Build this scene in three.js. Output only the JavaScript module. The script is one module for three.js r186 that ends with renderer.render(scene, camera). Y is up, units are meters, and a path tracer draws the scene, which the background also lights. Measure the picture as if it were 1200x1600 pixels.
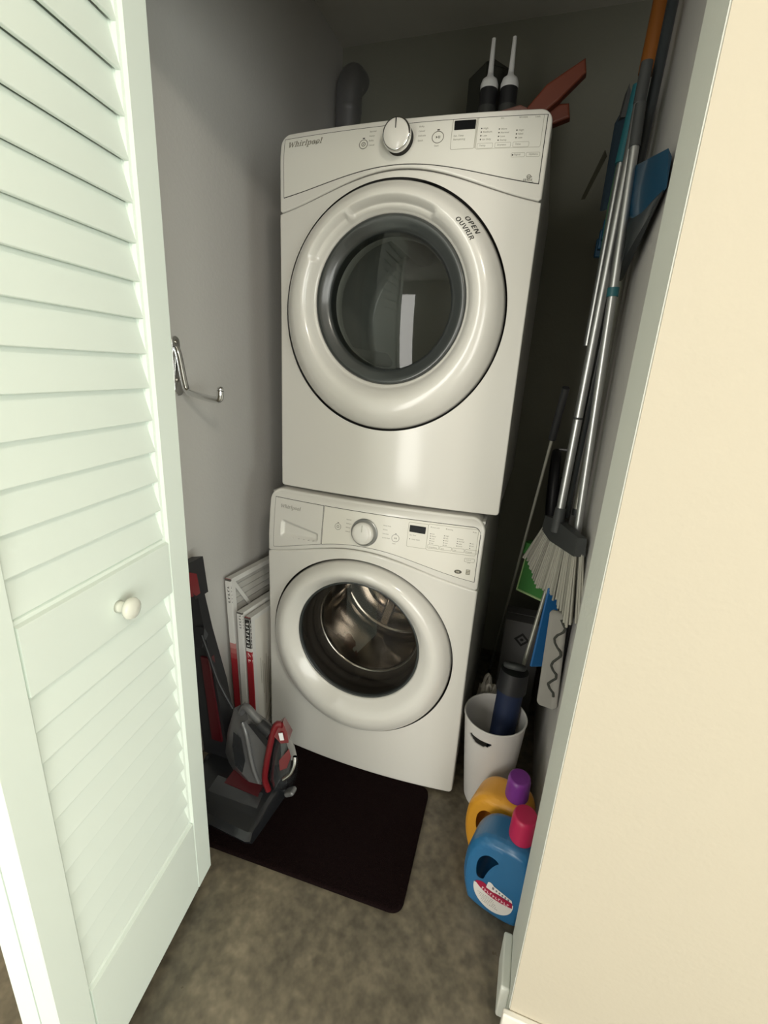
import * as THREE from 'three';
import { RoundedBoxGeometry } from 'three/addons/geometries/RoundedBoxGeometry.js';
import { ConvexGeometry } from 'three/addons/geometries/ConvexGeometry.js';
import { mergeGeometries, mergeVertices, toCreasedNormals } from 'three/addons/utils/BufferGeometryUtils.js';
import { RectAreaLightUniformsLib } from 'three/addons/lights/RectAreaLightUniformsLib.js';

// ------------------------------------------------------------------ camera, light, exposure
const scene = new THREE.Scene();
scene.background = new THREE.Color(0.02, 0.02, 0.02);
const camera = new THREE.PerspectiveCamera(96.39, 3 / 4, 0.02, 30);
camera.position.set(0.1028, 1.3582, 0.7319);
camera.rotation.set(-0.3016, 0.3052, 0.0603, 'YXZ');
camera.updateMatrixWorld();
RectAreaLightUniformsLib.init();
const LAMP = { at: [0.95, 2.52, 1.5], color: [1.0, 0.92, 0.80], power: 4.6 };
const FILLWINDOW = { at: [1.75, 1.15, 3.36], w: 1.6, h: 1.8, color: [1.0, 0.97, 0.92], power: 5.0 };  // added window out of view, fill light from behind on the right
const SIDEWINDOW = { at: [3.16, 1.1, 2.2], w: 1.7, h: 1.8, color: [0.94, 1.0, 0.96], power: 6.0 };
const FILLGLASS = { at: [-1.3, 1.16, 3.36], w: 1.0, h: 2.2, color: [1.0, 0.96, 0.90], power: 8.5 };  // added glass pane out of view, frontal fill light from behind left
const renderer = new THREE.WebGLRenderer({ antialias: true });
renderer.toneMapping = THREE.LinearToneMapping;
renderer.toneMappingExposure = 0.97;
renderer.shadowMap.enabled = true;

const lamp = new THREE.PointLight(new THREE.Color(...LAMP.color), LAMP.power, 0, 2);
lamp.position.set(...LAMP.at); lamp.castShadow = true; lamp.shadow.radius = 5; lamp.name = 'ceiling_bulb_light';
scene.add(lamp);
const fillLight = new THREE.RectAreaLight(new THREE.Color(...FILLWINDOW.color), FILLWINDOW.power, FILLWINDOW.w, FILLWINDOW.h);
fillLight.position.set(...FILLWINDOW.at); fillLight.lookAt(FILLWINDOW.at[0], FILLWINDOW.at[1], 0); fillLight.name = 'added_window_fill';
scene.add(fillLight);
const fillLight3 = new THREE.RectAreaLight(new THREE.Color(...SIDEWINDOW.color), SIDEWINDOW.power, SIDEWINDOW.w, SIDEWINDOW.h);
fillLight3.position.set(...SIDEWINDOW.at); fillLight3.lookAt(-1, SIDEWINDOW.at[1], SIDEWINDOW.at[2]); fillLight3.name = 'side_window_daylight';
scene.add(fillLight3);
const fillLight2 = new THREE.RectAreaLight(new THREE.Color(...FILLGLASS.color), FILLGLASS.power, FILLGLASS.w, FILLGLASS.h);
fillLight2.position.set(...FILLGLASS.at); fillLight2.lookAt(FILLGLASS.at[0], FILLGLASS.at[1], 0); fillLight2.name = 'added_glass_fill';
scene.add(fillLight2);

// ------------------------------------------------------------------ helpers
let seed = 7;
const rnd = () => { seed = (seed * 1664525 + 1013904223) >>> 0; return seed / 4294967296; };
const rr = (a, b) => a + (b - a) * rnd();
const V = (x, y, z) => new THREE.Vector3(x, y, z);
const used = {};
const numbered = (n) => { if (!(n in used)) { used[n] = 0; return n; } used[n]++; return n + '_' + String(used[n]).padStart(3, '0'); };
const bases = new Map();
function thing(name, label, category, base = [0, 0, 0], group, kind) {
  const o = new THREE.Group(); o.name = numbered(name); o.position.set(...base); scene.add(o);
  o.userData.label = label; o.userData.category = category;
  if (group) o.userData.group = group;
  if (kind) o.userData.kind = kind;
  bases.set(o, base); return o;
}
// a part whose geometry is given in world coordinates
function part(name, geo, mat, parent) {
  const b = bases.get(parent) || [0, 0, 0];
  geo.translate(-b[0], -b[1], -b[2]);
  return lpart(name, geo, mat, parent, b);
}
// a part whose geometry is already local to its parent
function lpart(name, geo, mat, parent, b) {
  const m = new THREE.Mesh(geo, mat); m.name = name; m.castShadow = m.receiveShadow = true; parent.add(m);
  bases.set(m, b || [0, 0, 0]); return m;
}
function struct(name, geo, mat, label, category) {
  const m = new THREE.Mesh(geo, mat); m.name = name; m.castShadow = m.receiveShadow = true; scene.add(m);
  m.userData.kind = 'structure'; m.userData.label = label; m.userData.category = category; return m;
}
const box = (x0, x1, y0, y1, z0, z1, r = 0, s = 2) => {
  const g = r ? new RoundedBoxGeometry(x1 - x0, y1 - y0, z1 - z0, s, r) : new THREE.BoxGeometry(x1 - x0, y1 - y0, z1 - z0);
  return g.translate((x0 + x1) / 2, (y0 + y1) / 2, (z0 + z1) / 2);
};
const shell = (x0, x1, y0, y1, z0, z1, t = 0.004) => merge([box(x0, x0 + t, y0, y1, z0, z1), box(x1 - t, x1, y0, y1, z0, z1), box(x0 + t, x1 - t, y0, y0 + t, z0, z1), box(x0 + t, x1 - t, y1 - t, y1, z0, z1), box(x0 + t, x1 - t, y0 + t, y1 - t, z0, z0 + t)]);
const merge = (a) => mergeGeometries(a.map((g) => { const q = g.index ? g.toNonIndexed() : g; for (const k of Object.keys(q.attributes)) if (!['position', 'normal', 'uv'].includes(k)) q.deleteAttribute(k); return q; }));
function tube(pts, r, seg = 40, rad = 10, tension = 0.5) {
  return new THREE.TubeGeometry(new THREE.CatmullRomCurve3(pts.map((p) => V(...p)), false, 'catmullrom', tension), seg, r, rad, false);
}
function rod(a, b, r0, r1 = r0, seg = 20) {   // a capped cylinder from a (radius r0) to b (radius r1)
  const A = V(...a), B = V(...b), d = B.clone().sub(A), L = d.length();
  const g = new THREE.CylinderGeometry(r1, r0, L, seg, 1);
  g.applyQuaternion(new THREE.Quaternion().setFromUnitVectors(V(0, 1, 0), d.normalize()));
  return g.translate((A.x + B.x) / 2, (A.y + B.y) / 2, (A.z + B.z) / 2);
}
const mixp = (a, b, t) => a.map((v, i) => v + (b[i] - v) * t);
const lathe = (pts, seg = 48) => new THREE.LatheGeometry(pts.map(([r, y]) => new THREE.Vector2(r, y)), seg);
const hull = (pts) => new ConvexGeometry(pts.map((p) => V(...p)));
const softHull = (pts, crease = 0.6) => toCreasedNormals(hull(pts), crease);
function indexed(pos, idx, uv) {
  const g = new THREE.BufferGeometry();
  g.setAttribute('position', new THREE.Float32BufferAttribute(pos, 3));
  if (uv) g.setAttribute('uv', new THREE.Float32BufferAttribute(uv, 2));
  g.setIndex(idx); g.computeVertexNormals(); return g;
}
function canvasTex(w, h, draw, srgb = true) {
  const c = document.createElement('canvas'); c.width = w; c.height = h;
  const x = c.getContext('2d'); draw(x, w, h);
  const t = new THREE.CanvasTexture(c); if (srgb) t.colorSpace = THREE.SRGBColorSpace;
  t.anisotropy = 8; return t;
}
// tiling value noise, several octaves, for grain
function noiseField(n, cells, octs, sd) {
  const out = new Float32Array(n * n); let s = sd;
  const r = () => { s = (s * 1664525 + 1013904223) >>> 0; return s / 4294967296; };
  let amp = 1, tot = 0;
  for (let o = 0; o < octs; o++) {
    const c = cells << o, lat = new Float32Array(c * c); for (let i = 0; i < c * c; i++) lat[i] = r();
    for (let y = 0; y < n; y++) for (let x = 0; x < n; x++) {
      const fx = x / n * c, fy = y / n * c, ix = fx | 0, iy = fy | 0; let tx = fx - ix, ty = fy - iy;
      tx = tx * tx * (3 - 2 * tx); ty = ty * ty * (3 - 2 * ty);
      const a = lat[(iy % c) * c + ix % c], b = lat[(iy % c) * c + (ix + 1) % c], d = lat[((iy + 1) % c) * c + ix % c], e = lat[((iy + 1) % c) * c + (ix + 1) % c];
      out[y * n + x] += amp * (a + (b - a) * tx + (d - a) * ty + (a - b - d + e) * tx * ty);
    }
    tot += amp; amp *= 0.55;
  }
  for (let i = 0; i < out.length; i++) out[i] /= tot; return out;
}
function dataTex(n, f, srgb, rep) {
  const d = new Uint8Array(n * n * 4);
  for (let i = 0; i < n * n; i++) { const c = f(i); d[i * 4] = c[0]; d[i * 4 + 1] = c[1]; d[i * 4 + 2] = c[2]; d[i * 4 + 3] = 255; }
  const t = new THREE.DataTexture(d, n, n, THREE.RGBAFormat); t.wrapS = t.wrapT = THREE.RepeatWrapping; t.magFilter = THREE.LinearFilter; t.minFilter = THREE.LinearMipmapLinearFilter; t.generateMipmaps = true;
  if (srgb) t.colorSpace = THREE.SRGBColorSpace; if (rep) t.repeat.set(...rep); t.needsUpdate = true; return t;
}
// world-metre uv by dominant face direction
function boxUV(g, k = 1) {
  if (g.index) g = g.toNonIndexed();
  const p = g.attributes.position, n = g.attributes.normal, uv = new Float32Array(p.count * 2);
  for (let i = 0; i < p.count; i++) {
    const ax = Math.abs(n.getX(i)), ay = Math.abs(n.getY(i)), az = Math.abs(n.getZ(i));
    const a = ay >= ax && ay >= az ? [p.getX(i), p.getZ(i)] : ax > az ? [p.getZ(i), p.getY(i)] : [p.getX(i), p.getY(i)];
    uv[i * 2] = a[0] * k; uv[i * 2 + 1] = a[1] * k;
  }
  g.setAttribute('uv', new THREE.BufferAttribute(uv, 2)); return g;
}
const std = (o) => new THREE.MeshStandardMaterial(o);
const phy = (o) => new THREE.MeshPhysicalMaterial(o);
const lin = (r, g, b) => new THREE.Color().setRGB(r, g, b);

// ------------------------------------------------------------------ materials
const N1 = noiseField(512, 4, 6, 11), N2 = noiseField(512, 8, 5, 23), N3 = noiseField(512, 64, 3, 5);
const clampB = (v) => Math.max(0, Math.min(255, Math.round(v)));
const plasterBump = dataTex(512, (i) => { const v = clampB(90 + 120 * N3[i] + 40 * N2[i]); return [v, v, v]; }, false, [2.2, 2.2]);
const concreteMap = dataTex(512, (i) => {
  const m = N1[i], f = N2[i], g = N3[i];
  let v = 61 + 34 * (m - 0.5) + 30 * (f - 0.5) + 26 * (g - 0.5);
  return [clampB(v * 1.86), clampB(v * 1.72), clampB(v * 1.45)];
}, true, [0.9, 0.9]);
const concreteRough = dataTex(512, (i) => { const v = clampB(120 + 150 * (N2[i] - 0.5) + 60 * N3[i]); return [v, v, v]; }, false, [1.3, 1.3]);
const M = {
  paintCream: std({ color: lin(0.52, 0.465, 0.365), roughness: 0.75, bumpMap: plasterBump, bumpScale: 0.0006 }),
  paintGrey: std({ color: lin(0.54, 0.525, 0.50), roughness: 0.7, bumpMap: plasterBump, bumpScale: 0.0008 }),
  shadedBack: std({ color: lin(0.27, 0.27, 0.225), roughness: 0.75, bumpMap: plasterBump, bumpScale: 0.0008 }),  // back wall: the closet grey with shade put into the colour
  paintJamb: std({ color: lin(0.70, 0.72, 0.66), roughness: 0.6, bumpMap: plasterBump, bumpScale: 0.0005 }),
  paintHall: std({ color: lin(0.5, 0.47, 0.41), roughness: 0.8, bumpMap: plasterBump, bumpScale: 0.0006 }),
  ceiling: std({ color: lin(0.52, 0.51, 0.46), roughness: 0.9, bumpMap: plasterBump, bumpScale: 0.001 }),
  concrete: std({ map: concreteMap, roughnessMap: concreteRough, roughness: 0.8, bumpMap: concreteMap, bumpScale: 0.0008 }),
  trim: std({ color: lin(0.80, 0.77, 0.70), roughness: 0.45 }),
  door: std({ color: lin(0.82, 0.895, 0.82), roughness: 0.5 }),
  doorKnob: phy({ color: lin(0.82, 0.82, 0.72), roughness: 0.25, clearcoat: 0.6, clearcoatRoughness: 0.2 }),
  enamel: phy({ color: lin(0.70, 0.685, 0.64), roughness: 0.32, clearcoat: 0.7, clearcoatRoughness: 0.12 }),
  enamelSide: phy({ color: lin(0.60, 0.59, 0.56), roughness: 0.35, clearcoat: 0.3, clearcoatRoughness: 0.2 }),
  gap: std({ color: lin(0.03, 0.028, 0.025), roughness: 0.8 }),
  darkTrim: phy({ color: lin(0.035, 0.04, 0.04), roughness: 0.3, clearcoat: 0.5, clearcoatRoughness: 0.1 }),
  rubber: std({ color: lin(0.055, 0.05, 0.045), roughness: 0.6 }),
  steel: std({ color: lin(0.58, 0.54, 0.50), metalness: 1, roughness: 0.15 }),
  chrome: std({ color: lin(0.8, 0.8, 0.8), metalness: 1, roughness: 0.14 }),
  galv: std({ color: lin(0.35, 0.35, 0.37), metalness: 0.8, roughness: 0.42 }),
  drumGrey: phy({ color: lin(0.42, 0.43, 0.41), roughness: 0.4, clearcoat: 0.3 }),
  glass: phy({ color: lin(0.80, 0.82, 0.80), roughness: 0.02, transmission: 1, thickness: 0, ior: 1.5 }),
  tintGlass: phy({ color: lin(0.62, 0.60, 0.57), roughness: 0.02, transmission: 1, thickness: 0, ior: 1.5 }),
  smokeGlass: phy({ color: lin(0.60, 0.62, 0.60), roughness: 0.02, specularIntensity: 0.7, transmission: 1, thickness: 0, ior: 1.52 }),
  display: phy({ color: lin(0.003, 0.004, 0.005), roughness: 0.35, specularIntensity: 0.3 }),
  silver: std({ color: lin(0.46, 0.47, 0.47), metalness: 0.9, roughness: 0.36 }),
  olive: std({ color: lin(0.36, 0.36, 0.31), metalness: 0.4, roughness: 0.4 }),
  blackPole: phy({ color: lin(0.025, 0.03, 0.033), roughness: 0.35, clearcoat: 0.3 }),
  blackPlastic: std({ color: lin(0.014, 0.014, 0.016), roughness: 0.5 }),
  charcoal: std({ color: lin(0.045, 0.048, 0.048), roughness: 0.6 }),
  tealPlastic: std({ color: lin(0.012, 0.10, 0.12), roughness: 0.5 }),
  bluePlastic: phy({ color: lin(0.003, 0.055, 0.115), roughness: 0.4, clearcoat: 0.2 }),
  mopBlue: std({ color: lin(0.012, 0.11, 0.30), roughness: 0.5 }),
  greenPlastic: phy({ color: lin(0.05, 0.20, 0.045), roughness: 0.4, clearcoat: 0.2 }),
  greenRim: std({ color: lin(0.36, 0.52, 0.24), roughness: 0.5 }),
  orange: std({ color: lin(0.23, 0.075, 0.008), roughness: 0.5 }),
  redOrange: std({ color: lin(0.11, 0.021, 0.007), roughness: 0.5 }),
  dustyPink: std({ color: lin(0.16, 0.075, 0.06), roughness: 0.6 }),
  brownWood: std({ color: lin(0.20, 0.07, 0.03), roughness: 0.6 }),
  bristle: std({ color: lin(0.36, 0.35, 0.30), roughness: 0.8 }),
  bristle2: std({ color: lin(0.27, 0.265, 0.225), roughness: 0.85 }),
  binWhite: phy({ color: lin(0.72, 0.70, 0.68), roughness: 0.45, transmission: 0.12, thickness: 0 }),
  navy: std({ color: lin(0.006, 0.015, 0.052), roughness: 0.65 }),
  bag: phy({ color: lin(0.66, 0.62, 0.55), roughness: 0.55, transmission: 0.3, thickness: 0, side: THREE.DoubleSide }),
  card: std({ color: lin(0.10, 0.098, 0.096), roughness: 0.85 }),
  vacGrey: phy({ color: lin(0.12, 0.12, 0.122), roughness: 0.3, clearcoat: 0.5, clearcoatRoughness: 0.15 }),
  vacDark: phy({ color: lin(0.014, 0.015, 0.017), roughness: 0.3, clearcoat: 0.5, clearcoatRoughness: 0.2 }),
  vacRed: phy({ color: lin(0.15, 0.008, 0.012), roughness: 0.3, clearcoat: 0.6, clearcoatRoughness: 0.15 }),
  vacMaroon: phy({ color: lin(0.065, 0.005, 0.008), roughness: 0.35, clearcoat: 0.5, clearcoatRoughness: 0.2 }),
  vacTank: phy({ color: lin(0.034, 0.036, 0.039), roughness: 0.12, clearcoat: 1, clearcoatRoughness: 0.05 }),
  labelWhite: std({ color: lin(0.75, 0.76, 0.78), roughness: 0.5 }),
  jugBlue: phy({ color: lin(0.025, 0.15, 0.33), roughness: 0.35, clearcoat: 0.2, clearcoatRoughness: 0.3 }),
  jugYellow: phy({ color: lin(0.78, 0.36, 0.03), roughness: 0.38, clearcoat: 0.2, clearcoatRoughness: 0.3 }),
  capPurple: phy({ color: lin(0.20, 0.035, 0.27), roughness: 0.4 }),
  capRed: phy({ color: lin(0.52, 0.02, 0.09), roughness: 0.4 }),
  caulkWhite: std({ color: lin(0.8, 0.8, 0.8), roughness: 0.5 }),
  frostGlow: std({ color: lin(0.9, 0.88, 0.82), roughness: 0.4, emissive: lin(1.0, 0.86, 0.66), emissiveIntensity: 9 }),
  paneGlow: std({ color: lin(0.9, 0.95, 0.95), roughness: 0.3, emissive: lin(0.86, 1.0, 0.93), emissiveIntensity: 0.9 }),
};
M.matPile = phy({ color: lin(0.0065, 0.0028, 0.0028), roughness: 1, specularIntensity: 0.15, sheen: 0.1, sheenColor: lin(0.05, 0.03, 0.03), sheenRoughness: 0.6,
  bumpMap: dataTex(512, (i) => { const v = clampB(40 + 190 * N3[i]); return [v, v, v]; }, false, [6, 6]), bumpScale: 0.004 });
M.mopPad = std({ color: lin(0.80, 0.77, 0.71), roughness: 1, bumpMap: dataTex(512, (i) => { const v = clampB(20 + 220 * N3[i]); return [v, v, v]; }, false, [9, 9]), bumpScale: 0.004 });

// ------------------------------------------------------------------ the setting
const CL = -0.87, CR = 0.275, CB = -1.42, ZF = 0.05, ZI = -0.09, JL = -0.675, JR = 0.23, TOP = 2.11, CEIL = 2.6;
const HL = -2.6, HR = 3.2, HZ = 3.4;
struct('floor', boxUV(box(HL - 0.1, HR + 0.1, -0.1, 0, CB - 0.1, HZ + 0.1)), M.concrete, 'mottled grey brown stained concrete floor', 'floor');
struct('ceiling', boxUV(box(HL - 0.1, HR + 0.1, CEIL, CEIL + 0.1, CB - 0.1, HZ + 0.1)), M.ceiling, 'white painted ceiling', 'ceiling');
struct('wall_left', boxUV(box(CL - 0.1, CL, 0, CEIL, CB, ZI)), M.paintGrey, 'grey white closet wall on the left behind the louvred door', 'wall');
struct('wall_right', boxUV(box(CR, CR + 0.1, 0, CEIL, CB, ZI)), M.paintGrey, 'closet side wall where the brooms and mops hang', 'wall');
struct('wall_back', boxUV(box(CL - 0.1, CR + 0.1, 0, CEIL, CB - 0.1, CB)), M.shadedBack, 'closet wall behind the stacked machines, with shade put into its colour', 'wall');
{
  const s = new THREE.Shape(); s.moveTo(HL, 0); s.lineTo(JL, 0); s.lineTo(JL, TOP); s.lineTo(JR, TOP); s.lineTo(JR, 0); s.lineTo(HR, 0); s.lineTo(HR, CEIL); s.lineTo(HL, CEIL); s.closePath();
  const g = boxUV(new THREE.ExtrudeGeometry(s, { depth: ZF - ZI, bevelEnabled: false }).translate(0, 0, ZI));
  struct('wall_front', g, M.paintCream, 'cream painted wall around the closet opening', 'wall');
}
struct('trim_1', boxUV(box(JR - 0.002, JR + 0.0005, 0, TOP, ZI - 0.001, ZF - 0.002)), M.paintJamb, 'pale grey green reveal of the closet opening beside the cream wall', 'reveal');
struct('baseboard_front', boxUV(box(JR - 0.014, HR, 0, 0.095, ZF, ZF + 0.014, 0.004)), M.trim, 'white baseboard along the foot of the cream wall', 'baseboard');
struct('baseboard_left', boxUV(box(HL, JL + 0.002, 0, 0.095, ZF, ZF + 0.014, 0.004)), M.trim, 'white baseboard along the wall behind the folded door', 'baseboard');
struct('baseboard_right', boxUV(box(JR - 0.022, JR - 0.002, 0, 0.10, ZI, 0.022, 0.005)), M.paintJamb, 'short pale baseboard block at the foot of the opening', 'baseboard');
struct('wall_hall_left', boxUV(box(HL - 0.1, HL, 0, CEIL, ZI, HZ)), M.paintHall, 'hall wall outside the picture on the left', 'wall');
{
  const s = new THREE.Shape(); s.moveTo(HL - 0.1, 0); s.lineTo(HR + 0.1, 0); s.lineTo(HR + 0.1, CEIL); s.lineTo(HL - 0.1, CEIL); s.closePath();
  const lights = [[FILLWINDOW, 'window_1', 'added wide bright window out of view opposite the closet, for fill light'], [FILLGLASS, 'window_2', 'added tall narrow bright pane out of view opposite the closet, for fill light']];
  for (const [w, name, label] of lights) {
    const x0 = w.at[0] - w.w / 2, x1 = w.at[0] + w.w / 2, y0 = w.at[1] - w.h / 2, y1 = w.at[1] + w.h / 2, h = new THREE.Path();
    h.moveTo(x0, y0); h.lineTo(x0, y1); h.lineTo(x1, y1); h.lineTo(x1, y0); h.closePath(); s.holes.push(h);
    const win = thing(name, label, 'window', [w.at[0], y0, HZ], null, 'structure');
    part('pane', box(x0, x1, y0, y1, HZ + 0.05, HZ + 0.06), M.paneGlow, win);
    part('frame', merge([box(x0 - 0.04, x1 + 0.04, y1, y1 + 0.04, HZ - 0.01, HZ + 0.05), box(x0 - 0.04, x1 + 0.04, y0 - 0.04, y0, HZ - 0.01, HZ + 0.05), box(x0 - 0.04, x0, y0, y1, HZ - 0.01, HZ + 0.05), box(x1, x1 + 0.04, y0, y1, HZ - 0.01, HZ + 0.05)]), M.trim, win);
  }
  struct('wall_hall_back', boxUV(new THREE.ExtrudeGeometry(s, { depth: 0.1, bevelEnabled: false }).translate(0, 0, HZ)), M.paintHall, 'hall wall opposite the closet', 'wall');
}
{
  const w = SIDEWINDOW, s = new THREE.Shape(); s.moveTo(ZI, 0); s.lineTo(HZ, 0); s.lineTo(HZ, CEIL); s.lineTo(ZI, CEIL); s.closePath();
  const h = new THREE.Path(), z0 = w.at[2] - w.w / 2, z1 = w.at[2] + w.w / 2, y0 = w.at[1] - w.h / 2, y1 = w.at[1] + w.h / 2;
  h.moveTo(z0, y0); h.lineTo(z0, y1); h.lineTo(z1, y1); h.lineTo(z1, y0); h.closePath(); s.holes.push(h);
  struct('wall_hall_right', boxUV(new THREE.ExtrudeGeometry(s, { depth: 0.1, bevelEnabled: false }).rotateY(-Math.PI / 2).translate(HR + 0.1, 0, 0)), M.paintHall, 'hall side wall with a bright window', 'wall');
  const win = thing('window_3', 'bright window in the hall side wall', 'window', [HR, y0, w.at[2]], null, 'structure');
  part('pane', box(HR + 0.05, HR + 0.06, y0, y1, z0, z1), M.paneGlow, win);
  part('frame', merge([box(HR - 0.01, HR + 0.05, y0 - 0.04, y0, z0 - 0.04, z1 + 0.04), box(HR - 0.01, HR + 0.05, y1, y1 + 0.04, z0 - 0.04, z1 + 0.04), box(HR - 0.01, HR + 0.05, y0, y1, z0 - 0.04, z0), box(HR - 0.01, HR + 0.05, y0, y1, z1, z1 + 0.04)]), M.trim, win);
}
{
  const t = thing('ceiling_lamp', 'round frosted lamp on the hall ceiling outside the opening', 'lamp', [LAMP.at[0], CEIL, LAMP.at[2]]);
  lpart('base', lathe([[0.0, 0], [0.12, 0], [0.12, -0.02], [0.05, -0.03], [0.05, -0.08], [0, -0.08]]), M.chrome, t);
  lpart('globe', new THREE.SphereGeometry(0.085, 32, 20).translate(0, LAMP.at[1] - CEIL, 0), M.frostGlow, t);
}

// ------------------------------------------------------------------ louvred bifold door: two leaves
const DW = 0.455, DH = 2.12, DT = 0.034, DB = 0.026;
function barProfile(w, beadA, beadB) {   // cross-section across the bar: front face at z = 0, moulded edges
  const s = new THREE.Shape();
  s.moveTo(0, DT); s.lineTo(w, DT);
  if (beadB) { s.lineTo(w, 0.0135); s.lineTo(w - 0.003, 0.008); s.lineTo(w - 0.008, 0.0065); s.lineTo(w - 0.009, 0.0035); s.lineTo(w - 0.0105, 0); } else { s.lineTo(w, 0.002); s.lineTo(w - 0.002, 0); }
  if (beadA) { s.lineTo(0.0105, 0); s.lineTo(0.009, 0.0035); s.lineTo(0.008, 0.0065); s.lineTo(0.003, 0.008); s.lineTo(0, 0.0135); } else { s.lineTo(0.002, 0); s.lineTo(0, 0.002); }
  s.closePath(); return s;
}
const stileW = 0.070;
function stileGeo(x, flip) { // runs up: extrude (section in x,z) along y
  const g = new THREE.ExtrudeGeometry(barProfile(stileW, flip, !flip), { depth: DH - DB, bevelEnabled: false });
  g.rotateX(-Math.PI / 2); // section y -> -z ; extrude z -> y
  g.scale(1, 1, -1);       // section y -> +z, mirrored: flip winding below
  const i = g.index ? g.index.array : null; if (!i) { const p = g.attributes.position.array, n = g.attributes.normal.array, u = g.attributes.uv.array; for (let t = 0; t < p.length / 9; t++) { for (const [a, k] of [[p, 3], [n, 3], [u, 2]]) for (let c = 0; c < k; c++) { const q = a[(t * 3 + 1) * k + c]; a[(t * 3 + 1) * k + c] = a[(t * 3 + 2) * k + c]; a[(t * 3 + 2) * k + c] = q; } } }
  g.computeVertexNormals();
  return g.translate(x, DB, 0);
}
function railGeo(y0, y1, a, b) {
  const g = new THREE.ExtrudeGeometry(barProfile(y1 - y0, a, b), { depth: DW - 2 * stileW + 0.012, bevelEnabled: false });
  // section x -> y, section y -> z, extrude z -> x
  const m = new THREE.Matrix4().set(0, 0, 1, 0, 1, 0, 0, 0, 0, 1, 0, 0, 0, 0, 0, 1);
  g.applyMatrix4(m); return g.translate(stileW - 0.006, y0, 0);
}
const slatGeo = (() => {
  const L = DW - 2 * stileW + 0.008, s = new THREE.Shape(), h = 0.0605, t = 0.0065;
  s.moveTo(-t / 2 + 0.002, 0); s.lineTo(t / 2 - 0.002, 0); s.quadraticCurveTo(t / 2, 0, t / 2, 0.002); s.lineTo(t / 2, h - 0.002); s.quadraticCurveTo(t / 2, h, t / 2 - 0.002, h); s.lineTo(-t / 2 + 0.002, h); s.quadraticCurveTo(-t / 2, h, -t / 2, h - 0.002); s.lineTo(-t / 2, 0.002); s.quadraticCurveTo(-t / 2, 0, -t / 2 + 0.002, 0);
  const g = new THREE.ExtrudeGeometry(s, { depth: L, bevelEnabled: false, curveSegments: 3 });
  g.rotateZ(-0.20);            // leans so that the upper edge goes in (section x = depth)
  const m = new THREE.Matrix4().set(0, 0, 1, 0, 0, 1, 0, 0, 1, 0, 0, 0, 0, 0, 0, 1); // x<-z(extrude), y<-y, z<-x(depth)
  g.applyMatrix4(m);
  // this mapping mirrors: swap winding
  const p = g.attributes.position.array; for (let t2 = 0; t2 < p.length / 9; t2++) for (let c = 0; c < 3; c++) { const q = p[t2 * 9 + 3 + c]; p[t2 * 9 + 3 + c] = p[t2 * 9 + 6 + c]; p[t2 * 9 + 6 + c] = q; }
  g.computeVertexNormals();
  return g.translate(stileW - 0.004, 0, 0.010);
})();
function makeLeaf(name, label, knob) {
  const d = thing(name, label, 'door', [0, 0, 0], null, 'structure');
  lpart('stile', stileGeo(0, false), M.door, d); lpart('stile', stileGeo(DW - stileW, true), M.door, d);
  lpart('rail', railGeo(DB, 0.262, false, true), M.door, d);
  lpart('rail', railGeo(0.882, 1.012, true, true), M.door, d);
  lpart('rail', railGeo(2.0, DH, true, false), M.door, d);
  const pitch = 0.0578;
  for (let y = 1.012 + 0.0; y < 2.0; y += pitch) { const s = lpart('slat', slatGeo, M.door, d); s.position.y = y; }
  for (let k = 0; k < 11; k++) { const s = lpart('slat', slatGeo, M.door, d); s.position.y = 0.262 + k * (0.882 - 0.262) / 11; }
  if (knob) {
    const k = lathe([[0, 0], [0.011, 0], [0.0095, 0.006], [0.0095, 0.012], [0.013, 0.017], [0.0185, 0.021], [0.0195, 0.026], [0.017, 0.031], [0.009, 0.034], [0, 0.035]], 36).rotateX(-Math.PI / 2).translate(0.213, 0.94, 0);
    lpart('knob', k, M.doorKnob, d).userData.label = 'round ivory white knob';
  }
  return d;
}
const leafDir = V(0.156, 0, 0.988).normalize();
const door1 = makeLeaf('door_1', 'white louvred folding door leaf with a round white knob', true);
door1.position.set(-0.570, 0, -0.012); door1.rotation.y = -Math.atan2(leafDir.z, leafDir.x);
{
  const door2 = makeLeaf('door_2', 'second louvred door leaf folded back behind the leaf with the knob', false);
  // hinged to the near edge of the first leaf, back to back, its other end at the left side of the opening
  const nearEdge = door1.position.clone().addScaledVector(leafDir, DW).addScaledVector(V(-leafDir.z, 0, leafDir.x), DT + 0.003);
  const far = V(-0.655, 0, 0.0), d = far.clone().sub(nearEdge).setY(0).normalize();
  door2.position.copy(nearEdge).setY(0); door2.rotation.y = -Math.atan2(d.z, d.x);
  // its own back must face the first leaf: local +z is away from the front face
  door2.position.addScaledVector(V(-d.z, 0, d.x), -(DT));
}

// ------------------------------------------------------------------ appliance surfaces
const hump = (u) => { u = Math.min(1, Math.abs(u)); return 0.6 * (1 + Math.cos(Math.PI * u)) / 2 + 0.4 * (1 - u * u); };
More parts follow.
